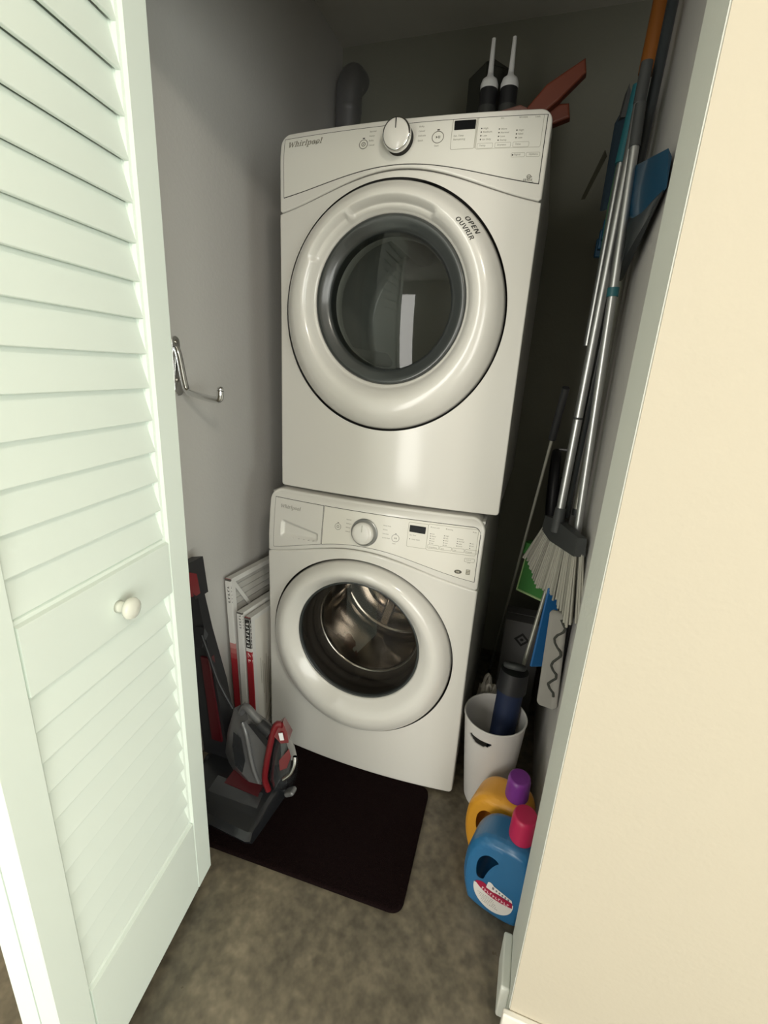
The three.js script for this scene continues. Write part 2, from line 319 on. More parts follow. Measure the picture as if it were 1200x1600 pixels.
// a panel between two curves over [x0, x1]; z from zf; rounded rim of radius r going back to depth d
function curvePanel(x0, x1, yb, yt, zf, r, d, nx = 60, ny = 10, uvBox) {
  const xs = []; for (let i = 0; i <= nx; i++) { const t = i / nx; xs.push(x0 + (x1 - x0) * (0.5 - 0.5 * Math.cos(Math.PI * t))); }
  const pos = [], idx = [], P = (x, y, z) => { pos.push(x, y, z); return pos.length / 3 - 1; };
  const grid = [];
  for (let j = 0; j <= ny; j++) { const row = []; for (let i = 0; i <= nx; i++) {
    const xi = x0 + r + (xs[i] - x0) * (x1 - x0 - 2 * r) / (x1 - x0), a = yb(xs[i]) + r, b = yt(xs[i]) - r, y = a + (b - a) * j / ny; row.push(P(xi, y, zf(xi, y))); } grid.push(row); }
  for (let j = 0; j < ny; j++) for (let i = 0; i < nx; i++) { const a = grid[j][i], b = grid[j][i + 1], c = grid[j + 1][i + 1], e = grid[j + 1][i]; idx.push(a, b, c, a, c, e); }
  const loop = []; for (let i = 0; i < nx; i++) loop.push(grid[0][i]); for (let j = 0; j < ny; j++) loop.push(grid[j][nx]); for (let i = nx; i > 0; i--) loop.push(grid[ny][i]); for (let j = ny; j > 0; j--) loop.push(grid[j][0]);
  rim(pos, idx, loop, r, d);
  let uv; if (uvBox) { uv = []; for (let i = 0; i < pos.length / 3; i++) uv.push((pos[i * 3] - uvBox[0]) / (uvBox[1] - uvBox[0]), (pos[i * 3 + 1] - uvBox[2]) / (uvBox[3] - uvBox[2])); }
  return indexed(pos, idx, uv);
}
function rim(pos, idx, loop, r, d) {
  const n = loop.length, nor = [];
  for (let k = 0; k < n; k++) { const a = loop[(k + n - 1) % n], b = loop[(k + 1) % n]; let tx = pos[b * 3] - pos[a * 3], ty = pos[b * 3 + 1] - pos[a * 3 + 1]; const l = Math.hypot(tx, ty) || 1; nor.push([ty / l, -tx / l]); }
  let prev = loop; const S = 5;
  for (let s = 1; s <= S + 1; s++) {
    const a = Math.min(s, S) / S * Math.PI / 2, o = r * Math.sin(a), b = s > S ? d : r * (1 - Math.cos(a)), ring = [];
    for (let k = 0; k < n; k++) { const q = loop[k]; pos.push(pos[q * 3] + nor[k][0] * o, pos[q * 3 + 1] + nor[k][1] * o, pos[q * 3 + 2] - b); ring.push(pos.length / 3 - 1); }
    for (let k = 0; k < n; k++) { const m = (k + 1) % n; idx.push(prev[k], ring[k], ring[m], prev[k], ring[m], prev[m]); }
    prev = ring;
  }
}
// a panel with a round hole: boundary is a closed counter-clockwise list of [x, y]
function holedPanel(cx, cy, R, boundary, zf, r, d, rings = 14) {
  const pos = [], idx = [], n = boundary.length, inn = boundary.map(([x, y]) => { const dx = x - cx, dy = y - cy, l = Math.hypot(dx, dy); return [x - dx / l * r, y - dy / l * r]; });
  let prev = null;
  for (let k = 0; k <= rings; k++) { const ring = []; for (let i = 0; i < n; i++) {
    const dx = inn[i][0] - cx, dy = inn[i][1] - cy, l = Math.hypot(dx, dy), q = R + (l - R) * k / rings, x = cx + dx / l * q, y = cy + dy / l * q; pos.push(x, y, zf(x, y)); ring.push(pos.length / 3 - 1); }
    if (prev) for (let i = 0; i < n; i++) { const m = (i + 1) % n; idx.push(prev[i], ring[i], ring[m], prev[i], ring[m], prev[m]); }
    prev = ring; }
  rim(pos, idx, prev, r, d);
  return indexed(pos, idx);
}
function boundaryOf(x0, x1, y0, topFn, cr, n = 56) {   // flat bottom with small round corners, curved top
  const b = [], arc = (ax, ay, a0, a1) => { for (let i = 0; i <= 5; i++) { const a = a0 + (a1 - a0) * i / 5; b.push([ax + cr * Math.cos(a), ay + cr * Math.sin(a)]); } };
  for (let i = 1; i < n; i++) b.push([x0 + cr + (x1 - x0 - 2 * cr) * i / n, y0]);
  arc(x1 - cr, y0 + cr, -Math.PI / 2, 0);
  const yr = topFn(x1), yl = topFn(x0);
  for (let i = 1; i <= n; i++) b.push([x1, y0 + cr + (yr - y0 - cr) * i / n]);
  for (let i = 1; i <= n; i++) { const x = x1 + (x0 - x1) * i / n; b.push([x, topFn(x)]); }
  for (let i = 1; i < n; i++) b.push([x0, yl + (y0 + cr - yl) * i / n]);
  arc(x0 + cr, y0 + cr, Math.PI, 1.5 * Math.PI);
  return b;
}
// a ring swept around z: prof = [[r, dz]...] from outside to inside; centre slides up by off from outer to inner radius
function sweepRing(cx, cy, z0, prof, off, tweak, seg = 160, a0 = 0, a1 = 2 * Math.PI, lift = 0, bend = null) {
  const pos = [], uv = [], idx = [], rO = prof[0][0], rI = prof[prof.length - 1][0];
  for (let i = 0; i <= seg; i++) { const a = a0 + (a1 - a0) * i / seg; prof.forEach(([r, dz], k) => {
    let q = [r, dz]; if (tweak) q = tweak(k, a, r, dz);
    const s = off * (rO - r) / Math.max(1e-6, rO - rI); const X = cx + q[0] * Math.cos(a), e = bend ? Math.max(0, Math.min(1, (r - 0.21) / 0.085)) : 0; pos.push(X, cy + s + q[0] * Math.sin(a), z0 + q[1] + lift + (e ? e * bend(X) : 0)); uv.push(1 - i / seg, 1 - k / (prof.length - 1)); }); }
  const n = prof.length;
  for (let i = 0; i < seg; i++) for (let k = 0; k < n - 1; k++) { const a = i * n + k, b = a + 1, c = a + n, e = c + 1; idx.push(a, c, e, a, e, b); }
  const g = indexed(pos, idx, uv);
  if (Math.abs(a1 - a0 - 2 * Math.PI) < 1e-6) { const nn = g.attributes.normal; for (let k = 0; k < n; k++) { const x = nn.getX(k) + nn.getX(seg * n + k), y = nn.getY(k) + nn.getY(seg * n + k), z = nn.getZ(k) + nn.getZ(seg * n + k), l = Math.hypot(x, y, z) || 1; nn.setXYZ(k, x / l, y / l, z / l); nn.setXYZ(seg * n + k, x / l, y / l, z / l); } }
  return g;
}
function smoothProf(p, n = 6) { const c = new THREE.CatmullRomCurve3(p.map(([a, b]) => V(a, b, 0)), false, 'centripetal'); return c.getPoints((p.length - 1) * n).map((v) => [v.x, v.y]); }
const printInk = '#6b6a62';
function drawPower(x, cx, cy, r, inner) { x.lineWidth = 5; x.strokeStyle = printInk; x.beginPath(); x.arc(cx, cy, r, 0, 7); x.stroke(); if (inner === 'power') { x.beginPath(); x.arc(cx, cy, r * 0.42, 0, 7); x.stroke(); x.beginPath(); x.moveTo(cx, cy - 6); x.lineTo(cx, cy + 6); x.stroke(); } else { x.fillStyle = printInk; x.beginPath(); x.moveTo(cx - 14, cy - 10); x.lineTo(cx, cy); x.lineTo(cx - 14, cy + 10); x.fill(); x.fillRect(cx + 3, cy - 10, 5, 20); x.fillRect(cx + 12, cy - 10, 5, 20); } x.fillStyle = '#3a3934'; x.fillRect(cx - 9, cy - r - 16, 18, 9); }
function ledColumn(x, cx, cy, n, w) { for (let i = 0; i < n; i++) { x.fillStyle = '#4b4a44'; x.beginPath(); x.arc(cx, cy + i * 26, 5, 0, 7); x.fill(); x.fillStyle = '#85837a'; x.font = '17px sans-serif'; x.fillText(w[i], cx + 12, cy + 6 + i * 26); } }
function roundRect(x, a, b, w, h, r) { x.beginPath(); x.moveTo(a + r, b); x.arcTo(a + w, b, a + w, b + h, r); x.arcTo(a + w, b + h, a, b + h, r); x.arcTo(a, b + h, a, b, r); x.arcTo(a, b, a + w, b, r); x.closePath(); }

// ------------------------------------------------------------------ dryer
const DC = -0.305;
{
  const x0 = -0.648, x1 = 0.038, y0 = 0.984, y1 = 1.934, ze = -0.54, bow = 0.022;
  const zf = (x) => ze + bow * (1 - ((x - DC) / 0.343) ** 2);
  const t = thing('dryer', 'white front load dryer with a dark round window, stacked on top of the washer', 'dryer', [DC, 0.975, -0.93]);
  part('cabinet', shell(x0 + 0.004, x1 - 0.004, y0 - 0.004, y1 - 0.012, -1.32, ze - 0.03), M.enamelSide, t);
  const c1 = (x) => 1.748 + 0.078 * hump((x - DC) / 0.345), c2 = (x) => 1.784 + 0.052 * hump((x - DC) / 0.345);
  part('inner_frame', curvePanel(x0 + 0.008, x1 - 0.008, (x) => c1(x) - 0.02, (x) => c1(x) + 0.03, (x) => zf(x) - 0.010, 0.002, 0.03), M.gap, t);
  const corner = (x, y, r) => { const e = Math.min(x - x0, x1 - x); return e < r ? y - r + Math.sqrt(Math.max(0, r * r - (r - e) ** 2)) : y; };
  part('front_panel', holedPanel(-0.317, 1.50, 0.3095, boundaryOf(x0, x1, y0, (x) => c1(x) - 0.0016, 0.006), zf, 0.0035, 0.05), M.enamel, t);
  const con = part('control_panel', curvePanel(x0, x1, (x) => c1(x) + 0.0019, (x) => corner(x, y1, 0.024), (x, y) => zf(x) - 0.012 * Math.max(0, (y - 1.86) / 0.07) ** 2, 0.005, 0.06, 80, 14), M.enamel, t);
  con.userData.label = 'raised upper console with printed controls';
  const fx0 = -0.634, fx1 = 0.026, zs = (x, y) => zf(x) - 0.012 * Math.max(0, (y - 1.86) / 0.07) ** 2;
  part('seam', curvePanel(fx0 - 0.0016, fx1 + 0.0016, (x) => c2(x) - 0.0018, (x) => corner(x - 0, 1.9215, 0.012), (x, y) => zs(x, y) + 0.0003, 0.0004, 0.004, 80, 12), M.gap, t);
  const tex = canvasTex(2048, 512, (x, w, h) => {
    x.fillStyle = '#ffffff'; x.fillRect(0, 0, w, h);
    const X = (a) => (a - fx0) / (fx1 - fx0) * w, Y = (b) => (1.922 - b) / (1.922 - 1.776) * h;
    x.save(); x.font = 'italic bold 62px serif'; x.fillStyle = '#8d8b80'; x.fillText('Whirlpool', X(-0.624), Y(1.899)); x.restore();
    x.font = 'bold 34px sans-serif'; x.fillStyle = '#77756b'; x.fillText('hp', X(-0.545), Y(1.899));
    drawPower(x, X(-0.402), Y(1.884), 34, 'power'); drawPower(x, X(-0.215), Y(1.885), 42, 'play');
    x.font = '16px sans-serif'; x.fillStyle = '#7c7a70'; x.fillText('Start', X(-0.222), Y(1.866));
    const cyc = ['Normal', 'Heavy', 'Bulky', 'Casual', 'Delicate', 'Quick'];
    for (let i = 0; i < 4; i++) { x.fillText(cyc[i], X(-0.388), Y(1.909 - i * 0.010)); x.fillText(cyc[(i + 2) % 6], X(-0.263), Y(1.909 - i * 0.010)); }
    x.strokeStyle = '#a5a396'; x.lineWidth = 3; roundRect(x, X(-0.183), Y(1.921), X(-0.128) - X(-0.183), Y(1.858) - Y(1.921), 10); x.stroke();
    x.font = '18px sans-serif'; x.fillStyle = '#85837a'; x.fillText('Est. Time', X(-0.178), Y(1.883)); x.fillText('Remaining', X(-0.178), Y(1.876)); x.beginPath(); x.moveTo(X(-0.126), Y(1.921)); x.lineTo(X(-0.126), Y(1.858)); x.stroke();
    ledColumn(x, X(-0.115), Y(1.897), 4, ['High', 'Medium', 'Low', 'Air Only']); ledColumn(x, X(-0.075), Y(1.894), 4, ['More', 'Normal', 'Less', 'Damp']); ledColumn(x, X(-0.036), Y(1.890), 3, ['High', 'Med', 'Low']);
    x.strokeStyle = '#a5a396'; x.lineWidth = 2; for (let i = 0; i < 3; i++) { roundRect(x, X(-0.121 + i * 0.040), Y(1.867), 108, 34, 6); x.stroke(); x.fillStyle = '#85837a'; x.fillText(['Temp', 'Dryness', 'Time'][i], X(-0.116 + i * 0.040), Y(1.861)); }
    roundRect(x, X(-0.124), Y(1.9205), X(0.019) - X(-0.124), Y(1.856) - Y(1.9205), 12); x.stroke();
    x.fillStyle = '#85837a'; x.fillText('On', X(-0.075), Y(1.915)); x.fillText('Wrinkle', X(-0.035), Y(1.915)); x.fillText('Lock', X(0.0), Y(1.915));
    for (let i = 0; i < 2; i++) { roundRect(x, X(-0.042 + i * 0.033), Y(1.846), 92, 28, 6); x.stroke(); x.fillText(['Signal', 'Options'][i], X(-0.036 + i * 0.033), Y(1.841)); }
    x.fillStyle = '#4b4a44'; x.beginPath(); x.arc(X(-0.039), Y(1.842), 6, 0, 7); x.fill();
    x.strokeStyle = '#5d5c54'; x.lineWidth = 4; x.beginPath(); x.arc(X(0.003), Y(1.799), 13, 0, 7); x.stroke(); x.font = 'bold 20px sans-serif'; x.fillStyle = '#6b6a62'; x.fillText('6th', X(0.003) - 9, Y(1.797)); x.font = 'bold 22px sans-serif'; x.fillText('SENSE', X(-0.009), Y(1.7905)); x.fillText('DRYING', X(-0.012), Y(1.7845));
  });
  const fm = M.enamel.clone(); fm.map = tex; fm.color = lin(0.72, 0.71, 0.655); fm.roughness = 0.4; fm.clearcoat = 0.2;
  part('fascia', curvePanel(fx0, fx1, c2, (x) => corner(x, 1.920, 0.011), (x, y) => zs(x, y) + 0.0011, 0.0006, 0.004, 80, 16, [fx0, fx1, 1.776, 1.922]), fm, t).userData.label = 'printed control fascia with grey lettering';
  // knob
  const kx = -0.308, ky = 1.886, kz = zf(kx) - 0.002;
  const kn = part('knob', lathe([[0.034, 0], [0.034, 0.004], [0.0315, 0.006], [0.0315, 0.020]], 64).rotateX(Math.PI / 2).translate(kx, ky, kz), M.gap, t);
  kn.userData.label = 'white dial with a chrome rim and dark skirt';
  part('knob_rim', lathe([[0.0335, 0.019], [0.0345, 0.022], [0.0345, 0.030], [0.033, 0.0335], [0.031, 0.034]], 64).rotateX(Math.PI / 2).translate(kx, ky, kz), M.chrome, kn);
  part('knob_cap', lathe([[0.031, 0.033], [0.028, 0.0355], [0.015, 0.0375], [0, 0.038]].reverse(), 64).rotateX(Math.PI / 2).translate(kx, ky, kz), M.enamel, kn);
  part('pointer', box(kx - 0.001, kx + 0.001, ky + 0.009, ky + 0.029, kz + 0.035, kz + 0.0385), M.gap, kn);
  part('display', new RoundedBoxGeometry(0.049, 0.019, 0.004, 2, 0.0015).rotateY(0.06).translate(-0.154, 1.906, zs(-0.154, 1.906) + 0.0015), M.display, t).userData.label = 'small black display';
  // door
  const cx = -0.317, cy = 1.50, z0 = -0.524, bend = (x) => zf(x) - zf(cx);
  const prof = smoothProf([[0.304, -0.02], [0.304, 0.002], [0.299, 0.016], [0.287, 0.031], [0.270, 0.041], [0.253, 0.043], [0.240, 0.040], [0.230, 0.033], [0.221, 0.022], [0.214, 0.010], [0.208, 0.004], [0.206, -0.01]], 4);
  const sm = (a, b, v) => { const u = Math.max(0, Math.min(1, (v - a) / (b - a))); return u * u * (3 - 2 * u); };
  const deg = Math.PI / 180, win = (a, lo, hi, e) => sm(lo - e, lo, a) * (1 - sm(hi, hi + e, a));
  const dr = part('door', sweepRing(cx, cy, z0, prof, 0.026, (k, a, r, dz) => {
    const d = a / deg, inner = Math.max(0, 1 - Math.abs(r - 0.232) / 0.017);
    const g = win(d, 62, 116, 1.2), h = win(d, 120, 152, 1.2);
    return [r, dz - inner * (0.014 * g + 0.010 * h)];
  }, 240, 0, 2 * Math.PI, 0, bend), M.enamel, t);
  dr.userData.label = 'round white door ring with a dark window';
  part('door_recess', sweepRing(cx, cy, z0, [[0.316, -0.026], [0.295, -0.026], [0.255, -0.03]], 0, null, 160, 0, 2 * Math.PI, 0, bend), M.gap, t);
  part('window_trim', sweepRing(cx, cy + 0.026, z0, smoothProf([[0.2075, 0.003], [0.204, 0.0075], [0.198, 0.008], [0.185, 0.003], [0.172, -0.004], [0.166, -0.014], [0.163, -0.03]], 4), 0), M.darkTrim, dr);
  const gl = []; for (let i = 0; i <= 16; i++) { const r = 0.168 * (1 - i / 16); gl.push([r, 0.012 * (1 - (r / 0.168) ** 2) - 0.006]); }
  part('glass', sweepRing(cx, cy + 0.026, z0, gl, 0, null, 96), M.smokeGlass, dr);
  // lettering OPEN / OUVRIR printed on the ring at the upper right
  const tx = canvasTex(512, 256, (x) => { x.clearRect(0, 0, 512, 256); x.fillStyle = '#33322e'; x.font = 'bold 96px sans-serif'; x.textAlign = 'center'; x.fillText('OPEN', 256, 112); x.fillText('OUVRIR', 256, 222); });
  const band = prof.filter(([r]) => r > 0.249 && r < 0.296);
  const a0 = 32 * deg, a1 = 52 * deg;
  const let_ = sweepRing(cx, cy, z0, band, 0, (k, a, r, dz) => [r, dz], 24, a0, a1, 0.0006, bend);
  { const p = let_.attributes.position; for (let i = 0; i < p.count; i++) { const r = band[i % band.length][0]; p.setY(i, p.getY(i) + 0.026 * (0.305 - r) / 0.099); } const uv = let_.attributes.uv; for (let i = 0; i < uv.count; i++) uv.setXY(i, uv.getX(i), 1 - (0 + (i % band.length) / (band.length - 1))); }
  part('lettering', let_, std({ map: tx, transparent: true, roughness: 0.5 }), dr).userData.label = 'dark OPEN OUVRIR lettering';
  // drum seen through the window
  const dz0 = z0 - 0.03;
  const ring = part('drum_opening', sweepRing(cx, cy + 0.026, dz0, smoothProf([[0.262, 0.0], [0.20, -0.01], [0.178, -0.014], [0.170, -0.022], [0.168, -0.05]], 4), 0), M.drumGrey, t);
  const drum = part('drum', sweepRing(cx, cy + 0.026, dz0, [[0.168, -0.05], [0.24, -0.055], [0.26, -0.07], [0.26, -0.5], [0.24, -0.53], [0.06, -0.55], [0.0, -0.55]], 0, null, 96), M.drumGrey, t);
  for (let k = 0; k < 3; k++) { const a = (100 + 120 * k) * deg; const g = new RoundedBoxGeometry(0.07, 0.06, 0.40, 3, 0.02).translate(0.225, 0, 0).rotateZ(a).translate(cx, cy + 0.026, dz0 - 0.28); part('baffle', g, M.drumGrey, drum); }
}

// ------------------------------------------------------------------ washer
{
  const WC = -0.331, x0 = -0.674, x1 = 0.012, y0 = 0.014, y1 = 0.966, ze = -0.492, bow = 0.026;
  const zf = (x) => ze + bow * (1 - ((x - WC) / 0.343) ** 2);
  const t = thing('washer', 'white front load washer on the floor underneath the stacked dryer', 'washer', [WC, 0, -0.88]);
  part('cabinet', shell(x0 + 0.004, x1 - 0.004, y0 + 0.01, y1, -1.28, ze - 0.03), M.enamelSide, t);
  for (const [fx, fz] of [[-0.6, -0.58], [-0.06, -0.58], [-0.6, -1.2], [-0.06, -1.2]]) part('foot', lathe([[0.02, 0.03], [0.02, 0.008], [0.024, 0.006], [0.024, 0], [0, 0]].reverse(), 20).translate(fx, 0, fz), M.rubber, t);
  const cv = (x) => { const u = (x - WC) / 0.343; return 0.776 + 0.068 * hump((u + 0.03) * 0.98); };
  const corner = (x, y, r) => { const e = Math.min(x - x0, x1 - x); return e < r ? y - r + Math.sqrt(Math.max(0, r * r - (r - e) ** 2)) : y; };
  part('inner_frame', curvePanel(x0 + 0.008, x1 - 0.008, (x) => cv(x) - 0.03, (x) => cv(x) + 0.015, (x) => zf(x) - 0.010, 0.002, 0.03), M.gap, t);
  const tilt = (x, y) => zf(x) - 0.020 * Math.max(0, (y - 0.80) / 0.16) ** 1.5;
  part('front_panel', holedPanel(-0.341, 0.494, 0.3095, boundaryOf(x0, x1, y0, (x) => cv(x) - 0.012, 0.008), zf, 0.006, 0.05), M.enamel, t);
  const roundTop = (y) => { const q = Math.max(0, y - (y1 - 0.013)); return q <= 0 ? 0 : 0.026 - Math.sqrt(Math.max(0, 0.026 ** 2 - Math.min(q, 0.0255) ** 2)); };
  const scoop = (x, y) => {
    const u = (x + 0.556) / 0.068, top = 0.872 - 0.012 * u, bot = 0.832 + 0.004 * u, m = (y - (top + bot) / 2) / ((top - bot) / 2);
    const a = Math.max(0, 1 - Math.abs(u) ** 6), b = Math.max(0, Math.min(1, (1 - Math.abs(m)) * 3)); return -0.010 * Math.min(1, a * 2) * b;
  };
  part('control_panel', curvePanel(x0, x1, (x) => cv(x) - 0.0105, (x) => corner(x, y1 + 0.011, 0.035), (x, y) => tilt(x, y) + scoop(x, y) * 1.25 - roundTop(y), 0.006, 0.06, 110, 90), M.enamel, t).userData.label = 'sloping upper console with rounded top';
  const fx0 = -0.472, fx1 = 0.0, fy0 = 0.785, fy1 = 0.955;
  const fb = (x) => cv(x) + 0.004 + 0.012 * Math.max(0, (x - WC) / 0.343);
  const fc = (x) => { const e = fx1 - x; return e < 0.02 ? fy1 - 0.005 - 0.02 + Math.sqrt(Math.max(0, 0.0004 - (0.02 - e) ** 2)) : fy1 - 0.005; };
  part('seam', curvePanel(fx0 - 0.0015, fx1 + 0.0015, (x) => fb(x) - 0.0015, (x) => fc(Math.min(x, fx1)) + 0.0015, (x, y) => tilt(x, y) + 0.0003, 0.0004, 0.004, 60, 10), M.gap, t);
  const tex = canvasTex(2048, 751, (x, w, h) => {
    x.fillStyle = '#ffffff'; x.fillRect(0, 0, w, h);
    const X = (a) => (a - fx0) / (fx1 - fx0) * w, Y = (b) => (fy1 - b) / (fy1 - fy0) * h;
    drawPower(x, X(-0.421), Y(0.896), 42, 'power'); drawPower(x, X(-0.238), Y(0.890), 48, 'play');
    x.font = '20px sans-serif'; x.fillStyle = '#77756b'; const cyc = ['Normal', 'Heavy Duty', 'Whites', 'Delicates', 'Quick Wash'];
    for (let i = 0; i < 4; i++) { x.fillText(cyc[i].slice(0, 7), X(-0.395), Y(0.921 - i * 0.012)); x.fillText(cyc[i + 1], X(-0.278), Y(0.921 - i * 0.012)); }
    x.fillText('Start', X(-0.246), Y(0.872));
    x.strokeStyle = '#a5a396'; x.lineWidth = 4; roundRect(x, X(-0.203), Y(0.943), X(-0.146) - X(-0.203), Y(0.872) - Y(0.943), 16); x.stroke();
    x.fillText('Est. Time', X(-0.197), Y(0.905)); x.fillStyle = '#4b4a44'; x.beginPath(); x.arc(X(-0.196), Y(0.895), 6, 0, 7); x.fill(); x.fillStyle = '#85837a'; x.fillText('Delay Wash', X(-0.19), Y(0.893));
    for (const [a, s] of [[-0.138, 'Door Lock'], [-0.095, 'Sensing'], [-0.02, 'On']]) { x.fillStyle = '#4b4a44'; x.beginPath(); x.arc(X(a), Y(0.937), 5, 0, 7); x.fill(); x.fillStyle = '#85837a'; x.fillText(s, X(a + 0.003), Y(0.935)); }
    const led = (cx, cy, n, ws) => { for (let i = 0; i < n; i++) { x.fillStyle = '#4b4a44'; x.beginPath(); x.arc(cx, cy + i * 30, 6, 0, 7); x.fill(); x.fillStyle = '#85837a'; x.fillText(ws[i], cx + 14, cy + 7 + i * 30); } };
    led(X(-0.137), Y(0.918), 5, ['Hot', 'Warm', 'Cool', 'Cold', 'Tap']); led(X(-0.098), Y(0.917), 5, ['High', 'Fast', 'Med', 'Low', 'Off']); led(X(-0.060), Y(0.913), 4, ['Heavy', 'Normal', 'Light', 'Quick']); led(X(-0.024), Y(0.904), 3, ['On', 'Off', '']);
    for (let i = 0; i < 4; i++) { roundRect(x, X(-0.142 + i * 0.0355), Y(0.886), 142, 44, 8); x.stroke(); x.fillText(['Temp/Rinse', 'Spin', 'Soil', 'Presoak'][i], X(-0.139 + i * 0.0355), Y(0.878)); }
    roundRect(x, X(-0.146), Y(0.945), X(-0.006) - X(-0.146), Y(0.87) - Y(0.945), 18); x.stroke();
    roundRect(x, X(-0.034), Y(0.861), 120, 46, 8); x.stroke(); x.fillText('Control', X(-0.031), Y(0.855)); x.fillText('Lock', X(-0.026), Y(0.847));
    x.fillStyle = '#5d5c54'; x.beginPath(); x.ellipse(X(-0.048), Y(0.818), 46, 26, 0, 0, 7); x.fill(); x.fillStyle = '#e8e6dc'; x.font = 'bold 30px sans-serif'; x.fillText('HE', X(-0.048) - 20, Y(0.818) + 11);
    x.fillStyle = '#8b8980'; x.fillRect(X(-0.026), Y(0.828), 50, 66); x.fillStyle = '#e8e6dc'; for (let i = 0; i < 3; i++) x.fillRect(X(-0.026) + 6, Y(0.828) + 8 + i * 20, 38, 8);
  });
  const fm = M.enamel.clone(); fm.map = tex; fm.color = lin(0.74, 0.72, 0.655); fm.roughness = 0.4; fm.clearcoat = 0.2;
  part('fascia', curvePanel(fx0, fx1, fb, fc, (x, y) => tilt(x, y) + 0.0011, 0.0006, 0.004, 60, 14, [fx0, fx1, fy0, fy1]), fm, t).userData.label = 'printed control fascia with grey lettering';
  // detergent drawer at the left of the console with a scooped grip
  const dx0 = -0.652, dx1 = -0.476;
  part('drawer_seam', curvePanel(dx0 - 0.0012, dx1 + 0.0012, (x) => fb(x) - 0.0012, () => fy1 - 0.0035, (x, y) => tilt(x, y) + 0.0003 + scoop(x, y) * 1.12, 0.0004, 0.004, 70, 44), M.gap, t);
  const dw = part('drawer', curvePanel(dx0, dx1, fb, () => fy1 - 0.005, (x, y) => tilt(x, y) + 0.0011 + scoop(x, y), 0.0008, 0.004, 70, 44, [dx0, dx1, fy0, fy1]), M.enamel, t);
  dw.userData.label = 'detergent drawer front with a scooped grip';
  { // faint brand script on the drawer front
    const tx = canvasTex(512, 128, (x) => { x.clearRect(0, 0, 512, 128); x.font = 'italic bold 88px serif'; x.fillStyle = '#9c9a90'; x.fillText('Whirlpool', 20, 88); });
    const g = new THREE.PlaneGeometry(0.085, 0.021, 16, 1), p = g.attributes.position; for (let i = 0; i < p.count; i++) { const X = p.getX(i) - 0.592, Y = p.getY(i) + 0.925; p.setXYZ(i, X, Y, tilt(X, Y) + 0.0016); } g.computeVertexNormals();
    part('lettering', g, std({ map: tx, transparent: true, roughness: 0.5 }), dw);
  }
  const kx = -0.334, ky = 0.892, kz = tilt(kx, ky) + 0.001, kt = -0.12;
  const K = (g) => g.rotateX(Math.PI / 2 + kt).translate(kx, ky, kz);
  const kn = part('knob', K(lathe([[0.042, 0.0], [0.042, 0.002], [0.0385, 0.003], [0.036, 0.006], [0.035, 0.014]], 64)), M.silver, t);
  kn.userData.label = 'white dial with a silver collar';
  part('knob_cap', K(lathe([[0, 0.026], [0.02, 0.0258], [0.029, 0.024], [0.033, 0.019], [0.034, 0.010]], 64)), M.enamel, kn);
  part('pointer', K(box(-0.0008, 0.0008, 0.0245, 0.0268, -0.026, -0.006)), M.olive, kn);
  part('display', new RoundedBoxGeometry(0.047, 0.020, 0.004, 2, 0.0015).rotateX(kt).translate(-0.176, 0.925, tilt(-0.176, 0.925) + 0.0015), M.display, t).userData.label = 'small black display';
  const cx = -0.341, cy = 0.494, z0 = -0.468, bend = (x) => zf(x) - zf(cx);
  const prof = smoothProf([[0.304, -0.02], [0.304, 0.0], [0.299, 0.016], [0.287, 0.030], [0.270, 0.038], [0.253, 0.038], [0.238, 0.031], [0.225, 0.021], [0.214, 0.011], [0.207, 0.004], [0.204, -0.012]], 4);
  const dr = part('door', sweepRing(cx, cy, z0, prof, 0.028, null, 200, 0, 2 * Math.PI, 0, bend), M.enamel, t);
  dr.userData.label = 'round white door ring with a clear bowl window';
  part('door_recess', sweepRing(cx, cy, z0, [[0.316, -0.026], [0.295, -0.026], [0.255, -0.03]], 0, null, 160, 0, 2 * Math.PI, 0, bend), M.gap, t);
  part('window_trim', sweepRing(cx, cy + 0.028, z0, [[0.2055, 0.003], [0.2025, 0.005], [0.199, 0.002], [0.198, -0.01]], 0), M.darkTrim, dr);
  const gl = []; for (let i = 0; i <= 16; i++) { const r = 0.199 * (1 - i / 16); gl.push([r, 0.008 * (1 - (r / 0.199) ** 2) - 0.004]); }
  part('glass', sweepRing(cx, cy + 0.028, z0, gl, 0, null, 96), M.tintGlass, dr);
  part('boot', sweepRing(cx, cy + 0.028, z0, smoothProf([[0.20, -0.006], [0.198, -0.03], [0.2, -0.05], [0.193, -0.07], [0.196, -0.085], [0.186, -0.105], [0.178, -0.11]], 4), 0), M.rubber, t).userData.label = 'dark rubber door seal';
  part('drum_lip', sweepRing(cx, cy + 0.028, z0, smoothProf([[0.188, -0.108], [0.18, -0.104], [0.174, -0.108], [0.172, -0.12]], 5), 0), M.chrome, t);
  const drum = part('drum', sweepRing(cx, cy + 0.028, z0, [[0.172, -0.12], [0.20, -0.125], [0.25, -0.14], [0.26, -0.16], [0.26, -0.30], [0.262, -0.31], [0.26, -0.32], [0.26, -0.47], [0.24, -0.50], [0.16, -0.505], [0.155, -0.49], [0.10, -0.485], [0.095, -0.50], [0.0, -0.50]], 0, null, 120), M.steel, t);
  for (let k = 0; k < 3; k++) { const a = (75 + 120 * k) * Math.PI / 180; part('baffle', new RoundedBoxGeometry(0.06, 0.07, 0.32, 4, 0.025).translate(0.238, 0, 0).rotateZ(a).translate(cx, cy + 0.028, z0 - 0.31), M.steel, drum); }
  for (let k = 0; k < 3; k++) { const a = (15 + 120 * k) * Math.PI / 180; part('spoke', new RoundedBoxGeometry(0.20, 0.045, 0.03, 3, 0.012).translate(0.13, 0, 0).rotateZ(a).translate(cx, cy + 0.028, z0 - 0.49), M.steel, drum); }
}

